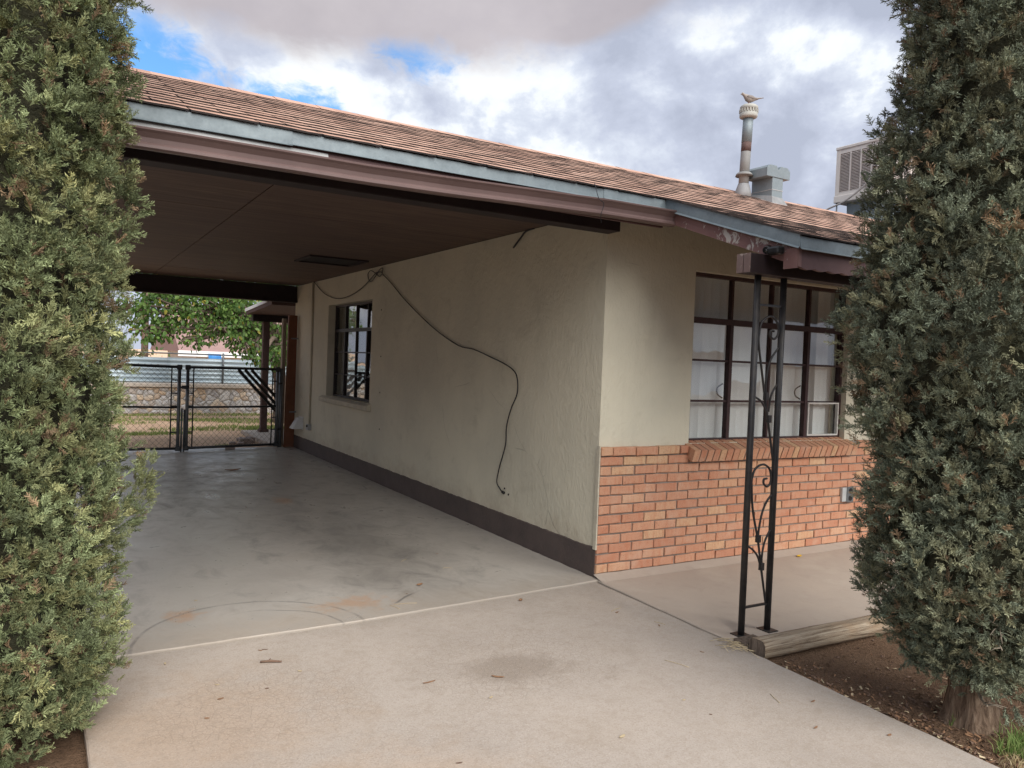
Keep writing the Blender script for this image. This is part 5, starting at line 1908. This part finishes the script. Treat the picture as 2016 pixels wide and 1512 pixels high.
def cypress(name, label, base, height, rfun, cdark, clight, cyel, zmin, n_clump, per, seed, trunk_r, scale=1.0, lean=(0, 0), extra=None, core=0.78):
    rr = np.random.default_rng(seed)
    t = empty(name, base, label, 'tree', 'tall cypress trees flanking the driveway')
    bx_, by_, bz_ = base
    # trunk with flutes
    b = MB()
    vs, fs = [], []
    NSd = 22
    zs = [-0.06, 0.0, 0.05, 0.15, 0.35, 0.8, 1.6, 2.6, height * 0.8]
    for z in zs:
        for k in range(NSd):
            an = 2 * math.pi * k / NSd
            fl = 1 + 0.10 * math.sin(an * 5 + 1.0 + z * 1.5) + 0.06 * math.sin(an * 9 + z * 4)
            flare = 1 + 0.45 * math.exp(-max(z, 0) / 0.07)
            r_ = trunk_r * fl * flare * max(0.12, 1 - z / height)
            vs.append((bx_ + lean[0] * z + r_ * math.cos(an), by_ + lean[1] * z + r_ * math.sin(an), bz_ + z))
    for i in range(len(zs) - 1):
        for k in range(NSd):
            a = i * NSd + k
            c2 = i * NSd + (k + 1) % NSd
            fs.append((a, c2, c2 + NSd, a + NSd))
    b.add(vs, fs, 0, True)
    b.build('trunk', 'cypress_bark', t)
    # hull for the twiggy inside; crevice shade is put into its dark colour
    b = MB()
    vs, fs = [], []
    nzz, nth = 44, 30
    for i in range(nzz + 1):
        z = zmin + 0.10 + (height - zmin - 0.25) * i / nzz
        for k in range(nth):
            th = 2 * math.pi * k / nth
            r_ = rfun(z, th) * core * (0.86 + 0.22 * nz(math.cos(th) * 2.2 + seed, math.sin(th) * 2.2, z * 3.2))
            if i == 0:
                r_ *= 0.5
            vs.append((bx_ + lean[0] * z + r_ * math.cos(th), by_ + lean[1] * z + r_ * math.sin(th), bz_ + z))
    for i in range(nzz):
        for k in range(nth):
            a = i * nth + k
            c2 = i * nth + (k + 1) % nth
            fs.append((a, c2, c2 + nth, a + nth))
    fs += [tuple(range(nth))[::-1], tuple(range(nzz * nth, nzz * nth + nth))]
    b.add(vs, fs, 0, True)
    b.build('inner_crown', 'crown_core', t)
    # clumps of sprays
    to_cam = math.atan2(CAM.y - by_, CAM.x - bx_)
    P_, F_, T_, C_, S_ = [], [], [], [], []
    nd = kk = 0
    while nd < n_clump:
        kk += 1
        z = zmin + (height - zmin) * ((kk * 0.7548776662) % 1.0) ** 1.08 + rr.normal() * 0.02
        th = ((kk * 0.5698402910) % 1.0) * 2 * math.pi + rr.normal() * 0.05
        if z < zmin:
            continue
        dth = abs((th - to_cam + math.pi) % (2 * math.pi) - math.pi)
        if z > 3.6 and rr.random() < 0.72:
            continue
        if dth > 1.85 and rr.random() < 0.72:
            continue
        nd += 1
        rad = rfun(z, th) * rr.uniform(0.78, 1.04)
        c = np.array([bx_ + lean[0] * z + rad * math.cos(th), by_ + lean[1] * z + rad * math.sin(th), bz_ + z])
        outw = np.array([math.cos(th), math.sin(th), 0.0])
        cr = rr.uniform(0.04, 0.10)
        tint = rr.random()
        hue = rr.random() if rr.random() > 0.022 else 9.0
        n = int(per * (cr / 0.08) ** 1.6 * rr.uniform(0.7, 1.3)) + 3
        dd = rr.normal(size=(n, 3))
        dd /= np.linalg.norm(dd, axis=1, keepdims=True)
        dd = dd * 0.72 + outw[None] * 0.62 + np.array([[0, 0, 0.42]])
        dd /= np.linalg.norm(dd, axis=1, keepdims=True)
        pos = c[None] + dd * cr * rr.uniform(0.15, 0.95, size=(n, 1)) - outw[None] * 0.05
        fwd = dd * 0.75 + np.array([[0, 0, 0.35]]) + rr.normal(size=(n, 3)) * 0.38
        P_.append(pos); F_.append(fwd)
        T_.append(np.full(n, tint)); C_.append(np.full(n, hue)); S_.append(rr.uniform(0.65, 1.2, size=n) * scale)
    if extra is not None:
        for (c, r3, n, dirv) in extra:
            dd = rr.normal(size=(n, 3))
            dd /= np.linalg.norm(dd, axis=1, keepdims=True)
            pos = np.array(c)[None] + dd * np.array(r3)[None] * rr.random((n, 1)) ** 0.5
            fwd = np.array(dirv)[None] + dd * 0.5
            P_.append(pos); F_.append(fwd); T_.append(np.full(n, 0.5)); C_.append(np.full(n, rr.random())); S_.append(rr.uniform(0.7, 1.2, size=n) * scale)
    P_, F_ = np.concatenate(P_), np.concatenate(F_)
    T_, C_, S_ = np.concatenate(T_), np.concatenate(C_), np.concatenate(S_)
    N_ = len(P_)
    ti = rr.integers(0, len(TEMPL), N_)
    fr = rot_frames(F_, rr.random(N_) * 2 * math.pi)
    V, Cc = [], []
    cd, cl, cy = np.array(cdark), np.array(clight), np.array(cyel)
    for k, (tq, tone) in enumerate(TEMPL):
        sel = np.nonzero(ti == k)[0]
        if not len(sel):
            continue
        loc_ = tq.reshape(-1, 3)
        w_ = np.einsum('nij,mj->nmi', fr[sel], loc_) * S_[sel][:, None, None] + P_[sel][:, None, :]
        V.append(w_.reshape(-1, 3))
        br = (0.62 + 0.75 * T_[sel])[:, None] * rr.uniform(0.75, 1.25, size=(len(sel), 1))
        brown = (C_[sel] > 5)[:, None, None]
        hue = np.clip((np.minimum(C_[sel], 1.0) - 0.45) * 1.6 + rr.normal(size=len(sel)) * 0.22, 0, 1)[:, None, None]
        dead = (rr.random(len(sel)) < 0.05)[:, None, None] | (brown & (rr.random(len(sel)) < 0.75)[:, None, None])
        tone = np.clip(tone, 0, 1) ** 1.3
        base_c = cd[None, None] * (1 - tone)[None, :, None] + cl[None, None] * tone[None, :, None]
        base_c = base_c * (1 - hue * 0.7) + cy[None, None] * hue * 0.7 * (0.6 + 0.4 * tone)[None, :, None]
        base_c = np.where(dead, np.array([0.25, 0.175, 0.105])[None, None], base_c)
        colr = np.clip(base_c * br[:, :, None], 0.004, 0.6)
        Cc.append(np.repeat(colr.reshape(-1, 3), 3, axis=0))
    V, Cc = np.concatenate(V), np.concatenate(Cc)
    Q = np.arange(len(V)).reshape(-1, 3)
    print('cypress triangles', len(Q))
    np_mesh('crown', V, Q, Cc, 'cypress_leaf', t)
    return t


def low_branches(t, base, seed, n):
    rr = random.Random(seed)
    for i in range(n):
        a = rr.uniform(3.2, 6.0)
        z0 = base[2] + rr.uniform(0.16, 0.50)
        d = Vector((math.cos(a), math.sin(a), rr.uniform(-0.25, 0.45)))
        p0 = Vector((base[0], base[1], z0)) + Vector((d.x, d.y, 0)) * 0.05
        L = rr.uniform(0.18, 0.36)
        p1 = p0 + d * L * .5 + Vector((0, 0, rr.uniform(-.03, .03)))
        p2 = p0 + d * L + Vector((0, 0, rr.uniform(-.05, .03)))
        q = MB()
        q.tube(spline([p0, p1, p2], 4), [.009 - .0008 * j for j in range(9)], 6)
        for k in range(7):
            o = p1.lerp(p2, rr.random())
            e = o + Vector((rr.gauss(0, 1), rr.gauss(0, 1), rr.gauss(0, .8))).normalized() * rr.uniform(.04, .09)
            q.tube([o, o.lerp(e, .5) + Vector((0, 0, .006)), e], [.003, .0022, .001], 4)
        q.build('dead_branch', 'dead_twig', t)


def lobes(z, th, s, amp):
    return amp * (0.6 * nz(math.cos(th) * 1.6 + s, math.sin(th) * 1.6, z * 1.5) + 0.55 * nz(math.cos(th) * 3.4 + s, math.sin(th) * 3.4, z * 3.6))


def r_right(z, th):
    prof = np.interp(z, [0.12, 0.25, 0.45, 0.75, 1.2, 1.7, 2.2, 2.8, 3.4, 4.2, 5.0, 5.4], [0.12, 0.26, 0.39, 0.46, 0.465, 0.58, 0.50, 0.42, 0.42, 0.38, 0.20, 0.05])
    return float(prof) * (1 + lobes(z, th, 2.7, 0.24))


def r_left(z, th):
    prof = np.interp(z, [0.02, 0.15, 0.4, 0.8, 1.3, 2.0, 2.8, 3.6, 4.4, 5.2, 5.6], [0.44, 0.53, 0.57, 0.57, 0.565, 0.565, 0.565, 0.565, 0.48, 0.25, 0.05])
    return float(prof) * (1 + lobes(z, th, 9.1, 0.10))


rt = cypress('cypress_tree', 'tall grey green cypress with a bare trunk foot on the dirt right of the driveway', (0.195, -2.42, -0.045), 5.4, r_right,
        (0.038, 0.047, 0.032), (0.235, 0.270, 0.185), (0.345, 0.325, 0.185), 0.20, 1830, 11, 3, 0.085, 0.62,
        extra=[((-0.02, -2.62, 0.27), (0.10, 0.08, 0.07), 26, (-0.4, -0.6, -0.3)), ((0.06, -2.66, 0.16), (0.05, 0.05, 0.05), 10, (-0.3, -0.6, -0.5)), ((0.45, -2.75, 0.30), (0.2, 0.12, 0.12), 90, (0.2, -0.5, -0.2))])
low_branches(rt, (0.195, -2.42, -0.045), 4, 9)
cypress('cypress_tree', 'dense olive green cypress reaching to the ground left of the driveway', (-3.56, -0.78, -0.055), 5.6, r_left,
        (0.042, 0.055, 0.026), (0.268, 0.318, 0.158), (0.400, 0.385, 0.172), 0.02, 2200, 11, 5, 0.11, 0.60,
        extra=[((-2.90, -0.62, 0.86), (0.05, 0.06, 0.12), 46, (0.5, 0.1, 0.9)), ((-2.97, -0.66, 0.74), (0.06, 0.06, 0.08), 40, (0.6, 0.1, 0.6))], core=0.83)


def leaf_quads(P, D, roll, L, W_, rr):
    """folded leaf of two quads around the midrib; returns verts (n*6) and quads"""
    fr = rot_frames(D, roll)
    loc_ = np.array([[0, 0, 0], [0.35, 0.5, 0.16], [0.75, 0.36, 0.12], [1.0, 0, -0.10], [0.75, -0.36, 0.12], [0.35, -0.5, 0.16], [0.5, 0, -0.02]])
    sc_ = np.stack([L, W_, W_], axis=1)
    w_ = np.einsum('nij,nmj->nmi', fr, loc_[None] * sc_[:, None, :]) + P[:, None, :]
    n = len(P)
    idx = (np.arange(n) * 7)[:, None, None]
    q = np.array([[0, 6, 2, 1], [6, 3, 2, 2], [0, 5, 4, 6], [6, 4, 3, 3]])
    tri = np.array([[0, 6, 1], [1, 6, 2], [6, 3, 2], [0, 5, 6], [5, 4, 6], [4, 3, 6]])
    return w_.reshape(-1, 3), (idx + tri[None]).reshape(-1, 3)


def broad_tree(name, label, base, trunk_top, clumps, n_leaf, L, c1, c2, seed, trunk_r, group=None, limbs=True, droop=0.8):
    rr = np.random.default_rng(seed)
    t = empty(name, base, label, 'tree', group)
    b = MB()
    b0, b1 = Vector(base), Vector(trunk_top)
    b.tube(spline([b0 - Vector((0, 0, .1)), b0.lerp(b1, .4) + Vector((.05, 0, 0)), b1], 4), [trunk_r * (1.25 - 0.6 * i / 8) for i in range(9)], 10)
    b.build('trunk', 'tree_bark', t)
    vol = np.array([c[1] * c[2] * c[3] for c in clumps])
    pick = rr.choice(len(clumps), n_leaf, p=vol / vol.sum())
    cc = np.array([c[0] for c in clumps])[pick]
    rad = np.array([c[1:4] for c in clumps])[pick]
    d = rr.normal(size=(n_leaf, 3))
    d /= np.linalg.norm(d, axis=1, keepdims=True)
    # leaves sit in small bunches on the clump's shell
    nb2 = max(6, n_leaf // 9)
    bd = rr.normal(size=(nb2, 3)); bd /= np.linalg.norm(bd, axis=1, keepdims=True)
    bi = rr.integers(0, nb2, n_leaf)
    d = bd[bi] * 0.93 + d * 0.22
    P = cc + d * rad * rr.uniform(0.55, 1.05, size=(n_leaf, 1))
    D = d * 0.5 + rr.normal(size=(n_leaf, 3)) * 0.45 + np.array([[0, 0, -droop]])
    Ls = L * rr.uniform(0.6, 1.3, n_leaf)
    V, T = leaf_quads(P, D, rr.random(n_leaf) * 6.28, Ls, Ls * 0.62, rr)
    k = rr.random((n_leaf, 1))
    col = np.array(c1)[None] * (1 - k) + np.array(c2)[None] * k
    col *= rr.uniform(0.7, 1.25, (n_leaf, 1))
    yel = rr.random((n_leaf, 1)) < 0.04
    col = np.where(yel, np.array([[0.30, 0.27, 0.05]]), col)
    np_mesh('crown', V, T, np.repeat(col, 7, axis=0), 'broad_leaf', t)
    if limbs:
        for i, c in enumerate(clumps):
            e = Vector(c[0])
            mid = b1.lerp(e, .5) + Vector((rr.normal() * .12, rr.normal() * .12, .18))
            b = MB()
            b.tube(spline([b1, mid, e], 5), [trunk_r * (.55 - .045 * j) for j in range(11)], 7)
            for s in range(4):
                dd = Vector((rr.normal(), rr.normal(), rr.normal() * .6 - .2)).normalized()
                en = e + Vector((dd.x * c[1], dd.y * c[2], dd.z * c[3])) * .9
                b.tube(spline([mid.lerp(e, .6), e.lerp(en, .5) + Vector((0, 0, .06)), en], 4), [trunk_r * (.20 - .018 * j) for j in range(9)], 5)
            b.build('limb', 'tree_bark', t)
    return t


# backyard tree leaning over the view through the carport
cl = []
rr0 = random.Random(21)
for (x, y, z, r_) in ((-1.55, 12.4, 2.25, .62), (-1.15, 12.8, 2.75, .7), (-0.75, 12.2, 2.35, .60), (-0.35, 12.5, 2.55, .62), (0.05, 12.0, 2.25, .58), (0.30, 12.4, 1.75, .50), (-0.10, 11.9, 1.95, .40), (-1.50, 12.3, 1.80, .38),
                      (-1.95, 12.6, 2.15, .42), (-1.0, 12.1, 1.95, .38), (0.75, 12.3, 2.2, .6), (0.9, 12.2, 1.5, .45), (-0.6, 12.9, 3.3, .8), (0.4, 12.8, 3.3, .85), (-1.7, 12.9, 3.2, .7), (1.4, 12.8, 2.8, .9), (0.2, 11.8, 1.55, .28), (-0.45, 11.8, 1.85, .34), (-0.75, 12.0, 1.72, .30), (-1.8, 12.2, 1.72, .34), (-0.15, 11.8, 1.68, .26), (0.35, 11.7, 1.38, .36), (-0.05, 11.7, 1.50, .30), (0.60, 11.8, 1.30, .40), (-0.95, 12.0, 1.62, .28)):
    cl.append(((x, y, z), r_, r_ * .9, r_ * .72))
broad_tree('shade_tree', 'leafy green shade tree hanging over the back yard, seen through the carport', (0.95, 12.6, -0.06), (0.75, 12.5, 1.7), cl, 13500, 0.090, (0.045, 0.105, 0.022), (0.145, 0.235, 0.058), 8, 0.15)
broad_tree('distant_tree', 'hazy pale green tree far off beside the utility pole', (-3.4, 40, -1.1), (-3.4, 40, 2.0), [((-3.2, 40, 3.2), 1.3, 1.2, 1.5), ((-4.6, 40.5, 2.6), 1.2, 1.2, 1.2), ((-2.3, 40.5, 2.2), .9, .9, 1.0), ((-3.6, 40, 4.4), .8, .8, 1.0)], 4200, 0.20,
           (0.10, 0.16, 0.075), (0.20, 0.26, 0.13), 12, 0.2, None, False, 0.2)
broad_tree('distant_shrub', 'low dull green shrub along the far side of the metal fence', (-2.6, 24, -1.15), (-2.6, 24, -0.4), [((-2.6, 24, 0.5), 1.5, 1.0, 1.0), ((-0.6, 24.5, 0.4), 1.0, .9, .95), ((-5, 24.5, .6), 1.5, 1, 1.1)], 3000, 0.13,
           (0.09, 0.13, 0.055), (0.16, 0.20, 0.09), 14, 0.08, None, False, 0.2)
broad_tree('street_tree', 'leafy tree across the street behind the photographer', (7.5, -17, -0.06), (7.5, -17, 2.2), [((7.5, -17, 4.2), 2.2, 2.0, 1.7), ((5.8, -16.6, 3.6), 1.5, 1.5, 1.2), ((9.2, -17.2, 3.8), 1.6, 1.5, 1.3)], 5000, 0.22,
           (0.05, 0.10, 0.025), (0.11, 0.18, 0.05), 15, 0.25, None, True, 0.3)


def grass(name, label, patches, seed, hmin, hmax, width, c1, c2, kind='stuff'):
    rr = np.random.default_rng(seed)
    B, H, Ln = [], [], []
    for (cx, cy, rx, ry, n) in patches:
        a = rr.random(n) * 6.283
        r_ = np.sqrt(rr.random(n)) * (1 + 0.25 * np.sin(a * 3 + cx))
        x = cx + np.cos(a) * r_ * rx
        y = cy + np.sin(a) * r_ * ry
        B.append(np.stack([x, y, np.array([ground_z(float(i), float(j)) for i, j in zip(x, y)]) - 0.004], axis=1))
    B = np.concatenate(B)
    n = len(B)
    h = rr.uniform(hmin, hmax, n)
    an = rr.random(n) * 6.283
    ln = rr.normal(size=(n, 2)) * 0.42
    side = np.stack([np.cos(an), np.sin(an), np.zeros(n)], axis=1) * width
    mid = B + np.stack([ln[:, 0] * h * .3, ln[:, 1] * h * .3, h * .6], axis=1)
    tip = B + np.stack([ln[:, 0] * h, ln[:, 1] * h, h * .95], axis=1)
    V = np.stack([B - side, B + side, mid + side * .8, mid - side * .8, tip], axis=1).reshape(-1, 3)
    i0 = np.arange(n)[:, None] * 5
    T = np.concatenate([i0 + np.array([[0, 1, 2]]), i0 + np.array([[0, 2, 3]]), i0 + np.array([[3, 2, 4]])])
    k = rr.random((n, 1))
    col = np.array(c1)[None] * (1 - k) + np.array(c2)[None] * k
    o = np_mesh(name, V, T, np.repeat(col, 5, axis=0), 'grass_blade')
    tag(o, label, 'grass', kind=kind)


grass('yard_grass', 'thin green grass growing in patches on the back yard dirt',
      [(-1.0, 14.5, 2.6, .35, 1500), (0.7, 12.9, 1.5, .5, 1400), (-0.8, 13.2, 1.2, .3, 700), (-1.9, 10.4, .8, .22, 800), (-0.6, 11.0, 1.1, .35, 800), (-2.6, 12.6, 1.0, .5, 700), (0.3, 11.3, .8, .5, 900), (-1.0, 8.25, .1, .1, 60), (-3.2, 13.8, 1.5, .6, 900)],
      4, 0.025, 0.075, 0.006, (0.14, 0.22, 0.05), (0.32, 0.38, 0.12))
grass('front_grass', 'tufts of green and straw coloured grass on the dirt in the bottom corner', [(0.14, -2.66, .11, .07, 420), (0.32, -2.66, .14, .09, 220), (0.095, -2.40, .025, .02, 14), (0.20, -2.54, .02, .02, 8), (0.28, -3.02, .22, .16, 500), (0.55, -2.9, .25, .2, 200)], 6, 0.02, 0.085, 0.0018, (0.08, 0.17, 0.03), (0.28, 0.36, 0.12))
grass('dry_grass', 'straw coloured dry grass at the edge of the driveway corner', [(0.04, -2.71, .10, .06, 170), (0.18, -3.1, .18, .08, 150), (0.45, -3.1, .3, .15, 120)], 9, 0.015, 0.05, 0.0016, (0.42, 0.33, 0.17), (0.55, 0.46, 0.28))


# ------------------------------------------------------------------ timber edging, litter
def timber():
    q = MB()
    x0, x1 = -0.055, 1.75
    NSg, NP = 40, 14
    vs, fs = [], []
    for i in range(NSg + 1):
        s = i / NSg
        x = x0 + (x1 - x0) * s
        yc = -1.468 - 0.050 * s
        zc = -0.004
        for k in range(NP):
            an = 2 * math.pi * k / NP
            cx_, cz_ = math.cos(an), math.sin(an)
            rr_ = 0.058 * (1 + 0.05 * nz(x * 3, cx_ * 2, cz_ * 2) + 0.02 * nz(x * 14, cx_ * 5, cz_ * 5))
            z = max(-0.054, min(0.047, rr_ * cz_))
            y = max(-0.054, min(0.054, rr_ * cx_))
            xe = x + (0.004 * nz(cx_ * 9, cz_ * 9) if i in (0, NSg) else 0)
            vs.append((xe, yc + y, zc + z))
    for i in range(NSg):
        for k in range(NP):
            a = i * NP + k
            c2 = i * NP + (k + 1) % NP
            fs.append((a, c2, c2 + NP, a + NP))
    q.add(vs, fs, 0, True)
    t = empty('landscape_timber', (-0.05, -1.47, -0.06), 'weathered rounded timber lying along the porch edge under the cypress', 'timber')
    q.build('log', 'timber', t)
    e = MB()
    ring = [(v[0] - 0.0015, v[1], v[2]) for v in vs[:NP]]
    c = (sum(p[0] for p in ring) / NP, sum(p[1] for p in ring) / NP, sum(p[2] for p in ring) / NP)
    e.add(ring + [c], [(k, NP, (k + 1) % NP) for k in range(NP)])
    e.build('cut_end', 'tree_bark', t)


timber()
b = MB(); b.box(-0.052, 0.10, -1.392, -1.30, -0.0235, -0.006)
tag(b.build('wood_scrap', 'tree_bark', loc=(0.0, -1.35, -0.02), bevel=0.003), 'flat dark wood scrap wedged beside the foot of the iron post', 'wood scrap')


def leaf_scrap(name, label, x, y, z, L, w, rz, mat, curl=0.35, group=None, cat='leaf'):
    q = MB()
    vs, fs = [], []
    for i in range(6):
        s = i / 5
        ww = w * math.sin(math.pi * (0.08 + 0.84 * s)) ** 0.8
        for k in (-1, -0.4, 0.4, 1):
            lx, ly = (s - .5) * L, k * ww * .5
            lz = 0.002 + curl * ww * .5 * (abs(k) ** 2) + curl * L * .25 * (2 * s - 1) ** 2
            vs.append((x + lx * math.cos(rz) - ly * math.sin(rz), y + lx * math.sin(rz) + ly * math.cos(rz), z + lz))
    for i in range(5):
        for k in range(3):
            a = i * 4 + k
            fs.append((a, a + 4, a + 5, a + 1))
    q.add(vs, fs, 0, True)
    o = q.build(name, mat, loc=(x, y, z))
    so = o.modifiers.new('s', 'SOLIDIFY'); so.thickness = 0.0012
    return tag(o, label, cat, group)


DZ, SZ, PZ = -0.0285, -0.0215, -0.024
leaf_scrap('fallen_leaf', 'bright yellow leaf lying on the porch floor by the brick wall', 1.90, -0.143, PZ, 0.060, 0.032, 0.3, 'yellow_leaf', 0.5)
leaf_scrap('fallen_leaf', 'long reddish brown leaf on the crazed dark stain of the driveway', -1.437, -1.165, DZ, 0.060, 0.014, -0.7, 'dead_leaf', 0.3)
leaf_scrap('fallen_leaf', 'thin reddish leaf on the open middle of the driveway', -1.748, -1.083, DZ, 0.065, 0.010, 0.1, 'dead_leaf', 0.2)
leaf_scrap('fallen_leaf', 'brown curled leaf on the driveway just before the wall corner', -0.742, -0.218, DZ, 0.038, 0.022, 0.8, 'dead_leaf', 0.6)
leaf_scrap('fallen_leaf', 'pale dry leaf near the bottom edge of the driveway', -1.274, -1.879, DZ, 0.034, 0.014, 0.3, 'straw', 0.4)
leaf_scrap('fallen_leaf', 'brown leaf on the carport floor just past the tyre scuffs', -1.19, 0.30, SZ, 0.05, 0.026, 0.4, 'dead_leaf', 0.5)
leaf_scrap('fallen_leaf', 'large brown leaf deep inside the carport near the gate', -1.35, 5.6, SZ, 0.20, 0.07, 0.2, 'dead_leaf', 0.3)
tw = MB(); tw.tube([(-2.375, -0.545, DZ + .006), (-2.33, -0.56, DZ + .008), (-2.285, -0.582, DZ + .006)], [0.005, 0.006, 0.004], 7)
tw.tube([(-2.34, -0.556, DZ + .008), (-2.325, -0.535, DZ + .010)], [0.003, 0.002], 5)
tag(tw.build('twig', 'twig', loc=(-2.33, -0.56, DZ)), 'short dark twig lying on the driveway near the carport edge', 'twig')
sp = random.Random(5)
for i in range(34):
    on_slab = i % 3 == 0
    x = sp.uniform(-2.9, -0.2)
    y = sp.uniform(0.1, 6.5) if on_slab else sp.uniform(-2.4, -0.35)
    if not on_slab and x > -0.2 + 0.0:
        continue
    leaf_scrap('leaf_scrap', 'tiny dry leaf scrap lying on the carport floor' if on_slab else 'tiny dry leaf scrap lying on the driveway concrete', x, y, SZ if on_slab else DZ, sp.uniform(.012, .030), sp.uniform(.005, .012), sp.uniform(0, 6.2), sp.choice(['dead_leaf', 'twig', 'straw', 'dead_leaf']), sp.uniform(.2, .6),
               'leaf scraps on the carport floor' if on_slab else 'leaf scraps on the driveway', 'leaf scrap')
for i, (x, y, z) in enumerate(((-1.42, -0.02, SZ), (-1.50, -0.05, SZ), (-0.85, 0.6, SZ), (-0.30, -0.6, DZ), (-0.22, -0.9, DZ), (-0.55, -1.4, DZ), (-0.42, -1.9, DZ), (-1.05, 0.9, SZ))):
    a = sp.uniform(0, 3.1)
    L = sp.uniform(.03, .07)
    q = MB(); q.tube(spline([(x - L * math.cos(a), y - L * math.sin(a), z + .002), (x, y + .006, z + .003), (x + L * math.cos(a), y + L * math.sin(a), z + .002)], 3), 0.0013, 5)
    tag(q.build('straw_bit', 'straw', loc=(x, y, z)), 'thin pale straw lying on the concrete in front of the carport', 'straw', 'straws on the concrete')


def litter(name, label, n, region, seed, mats, lmin, lmax):
    q = MB()
    rr = random.Random(seed)
    k = 0
    while k < n:
        x, y = region(rr)
        z = ground_z(x, y) + 0.003
        L, w, a = rr.uniform(lmin, lmax), rr.uniform(.0012, .005), rr.uniform(0, 6.28)
        c_, s_ = math.cos(a), math.sin(a)
        up1, up2 = rr.uniform(0, .010), rr.uniform(0, .012)
        q.add([(x - c_ * L - s_ * w, y - s_ * L + c_ * w, z), (x - c_ * L + s_ * w, y - s_ * L - c_ * w, z + up1 * .5), (x + c_ * L + s_ * w, y + s_ * L - c_ * w, z + up2), (x + c_ * L - s_ * w, y + s_ * L + c_ * w, z + up1)], [(0, 1, 2, 3)], rr.randrange(len(mats)))
        k += 1
    tag(q.build(name, mats), label, 'leaf litter', kind='stuff')


def reg_edge(rr):
    y = rr.uniform(-4.2, -1.55)
    x = np.interp(-y, [1.48, 2.73, 5.0], [-0.072, -0.113, -0.20]) + 0.02 + abs(rr.gauss(0, .10))
    return float(x), y


def reg_tree(rr):
    a, r_ = rr.uniform(0, 6.28), abs(rr.gauss(0, .45))
    return 0.17 + max(-.22, r_ * math.cos(a)), min(-1.56, -2.42 + r_ * math.sin(a))


litter('leaf_litter', 'scattered dead leaf litter on the dirt along the driveway edge', 420, reg_edge, 3, ['dead_leaf', 'twig', 'dead_leaf', 'twig', 'straw'], .004, .017)
litter('twig_litter', 'scattered dry cypress litter on the dirt round the tree trunk', 700, reg_tree, 4, ['dead_leaf', 'twig', 'twig', 'dead_leaf', 'straw'], .003, .014)
litter('wall_litter', 'dead leaves on the dirt strip left of the driveway', 120, lambda rr: (rr.uniform(-4.0, -3.13), rr.uniform(-1.9, -.6)), 6, ['dead_leaf', 'straw', 'twig'], .008, .03)
litter('rubble_grit', 'loose brick and concrete crumbs on the dirt behind the gate', 160, lambda rr: (rr.gauss(-.55, .2), rr.gauss(8.6, .3)), 7, ['rubble', 'dead_leaf', 'straw'], .010, .035)
def pebbles(name, label, n, region, seed, mats):
    q = MB()
    rr = random.Random(seed)
    for k in range(n):
        x, y = region(rr)
        r_ = rr.uniform(.0025, .008) * (1.6 if rr.random() < .08 else 1)
        z = ground_z(x, y) + r_ * .3
        j = lambda: rr.uniform(.7, 1.3) * r_
        q.add([(x + j(), y, z), (x, y + j(), z), (x - j(), y, z), (x, y - j(), z), (x, y, z + j() * .7), (x, y, z - r_)],
              [(0, 1, 4), (1, 2, 4), (2, 3, 4), (3, 0, 4), (1, 0, 5), (2, 1, 5), (3, 2, 5), (0, 3, 5)], rr.randrange(len(mats)))
    tag(q.build(name, mats), label, 'pebbles', kind='stuff')


pebbles('pebbles', 'small clods and pebbles scattered over the dirt under the cypress', 1500, lambda rr: (rr.uniform(-0.10, 1.1), rr.uniform(-3.4, -1.58)) if rr.random() < .8 else reg_edge(rr), 8, ['dirt', 'dirt', 'twig', 'dirt'])
# dry stalks caught at the foot of the timber
q = MB()
rs = random.Random(2)
for i in range(26):
    x, y = rs.gauss(-0.10, .035), rs.gauss(-1.36, .05)
    a, L = rs.gauss(2.4, .6), rs.uniform(.03, .09)
    q.tube([(x - L * math.cos(a), y - L * math.sin(a), -0.024), (x, y, -0.016 + rs.uniform(0, .01)), (x + L * math.cos(a), y + L * math.sin(a), -0.022)], 0.0014, 4)
tag(q.build('dry_stalks', 'straw', loc=(-0.1, -1.36, -0.024)), 'tangle of dry stalks caught beside the foot of the iron post', 'dry stalks', kind='stuff')
# grit in the joint between driveway and porch
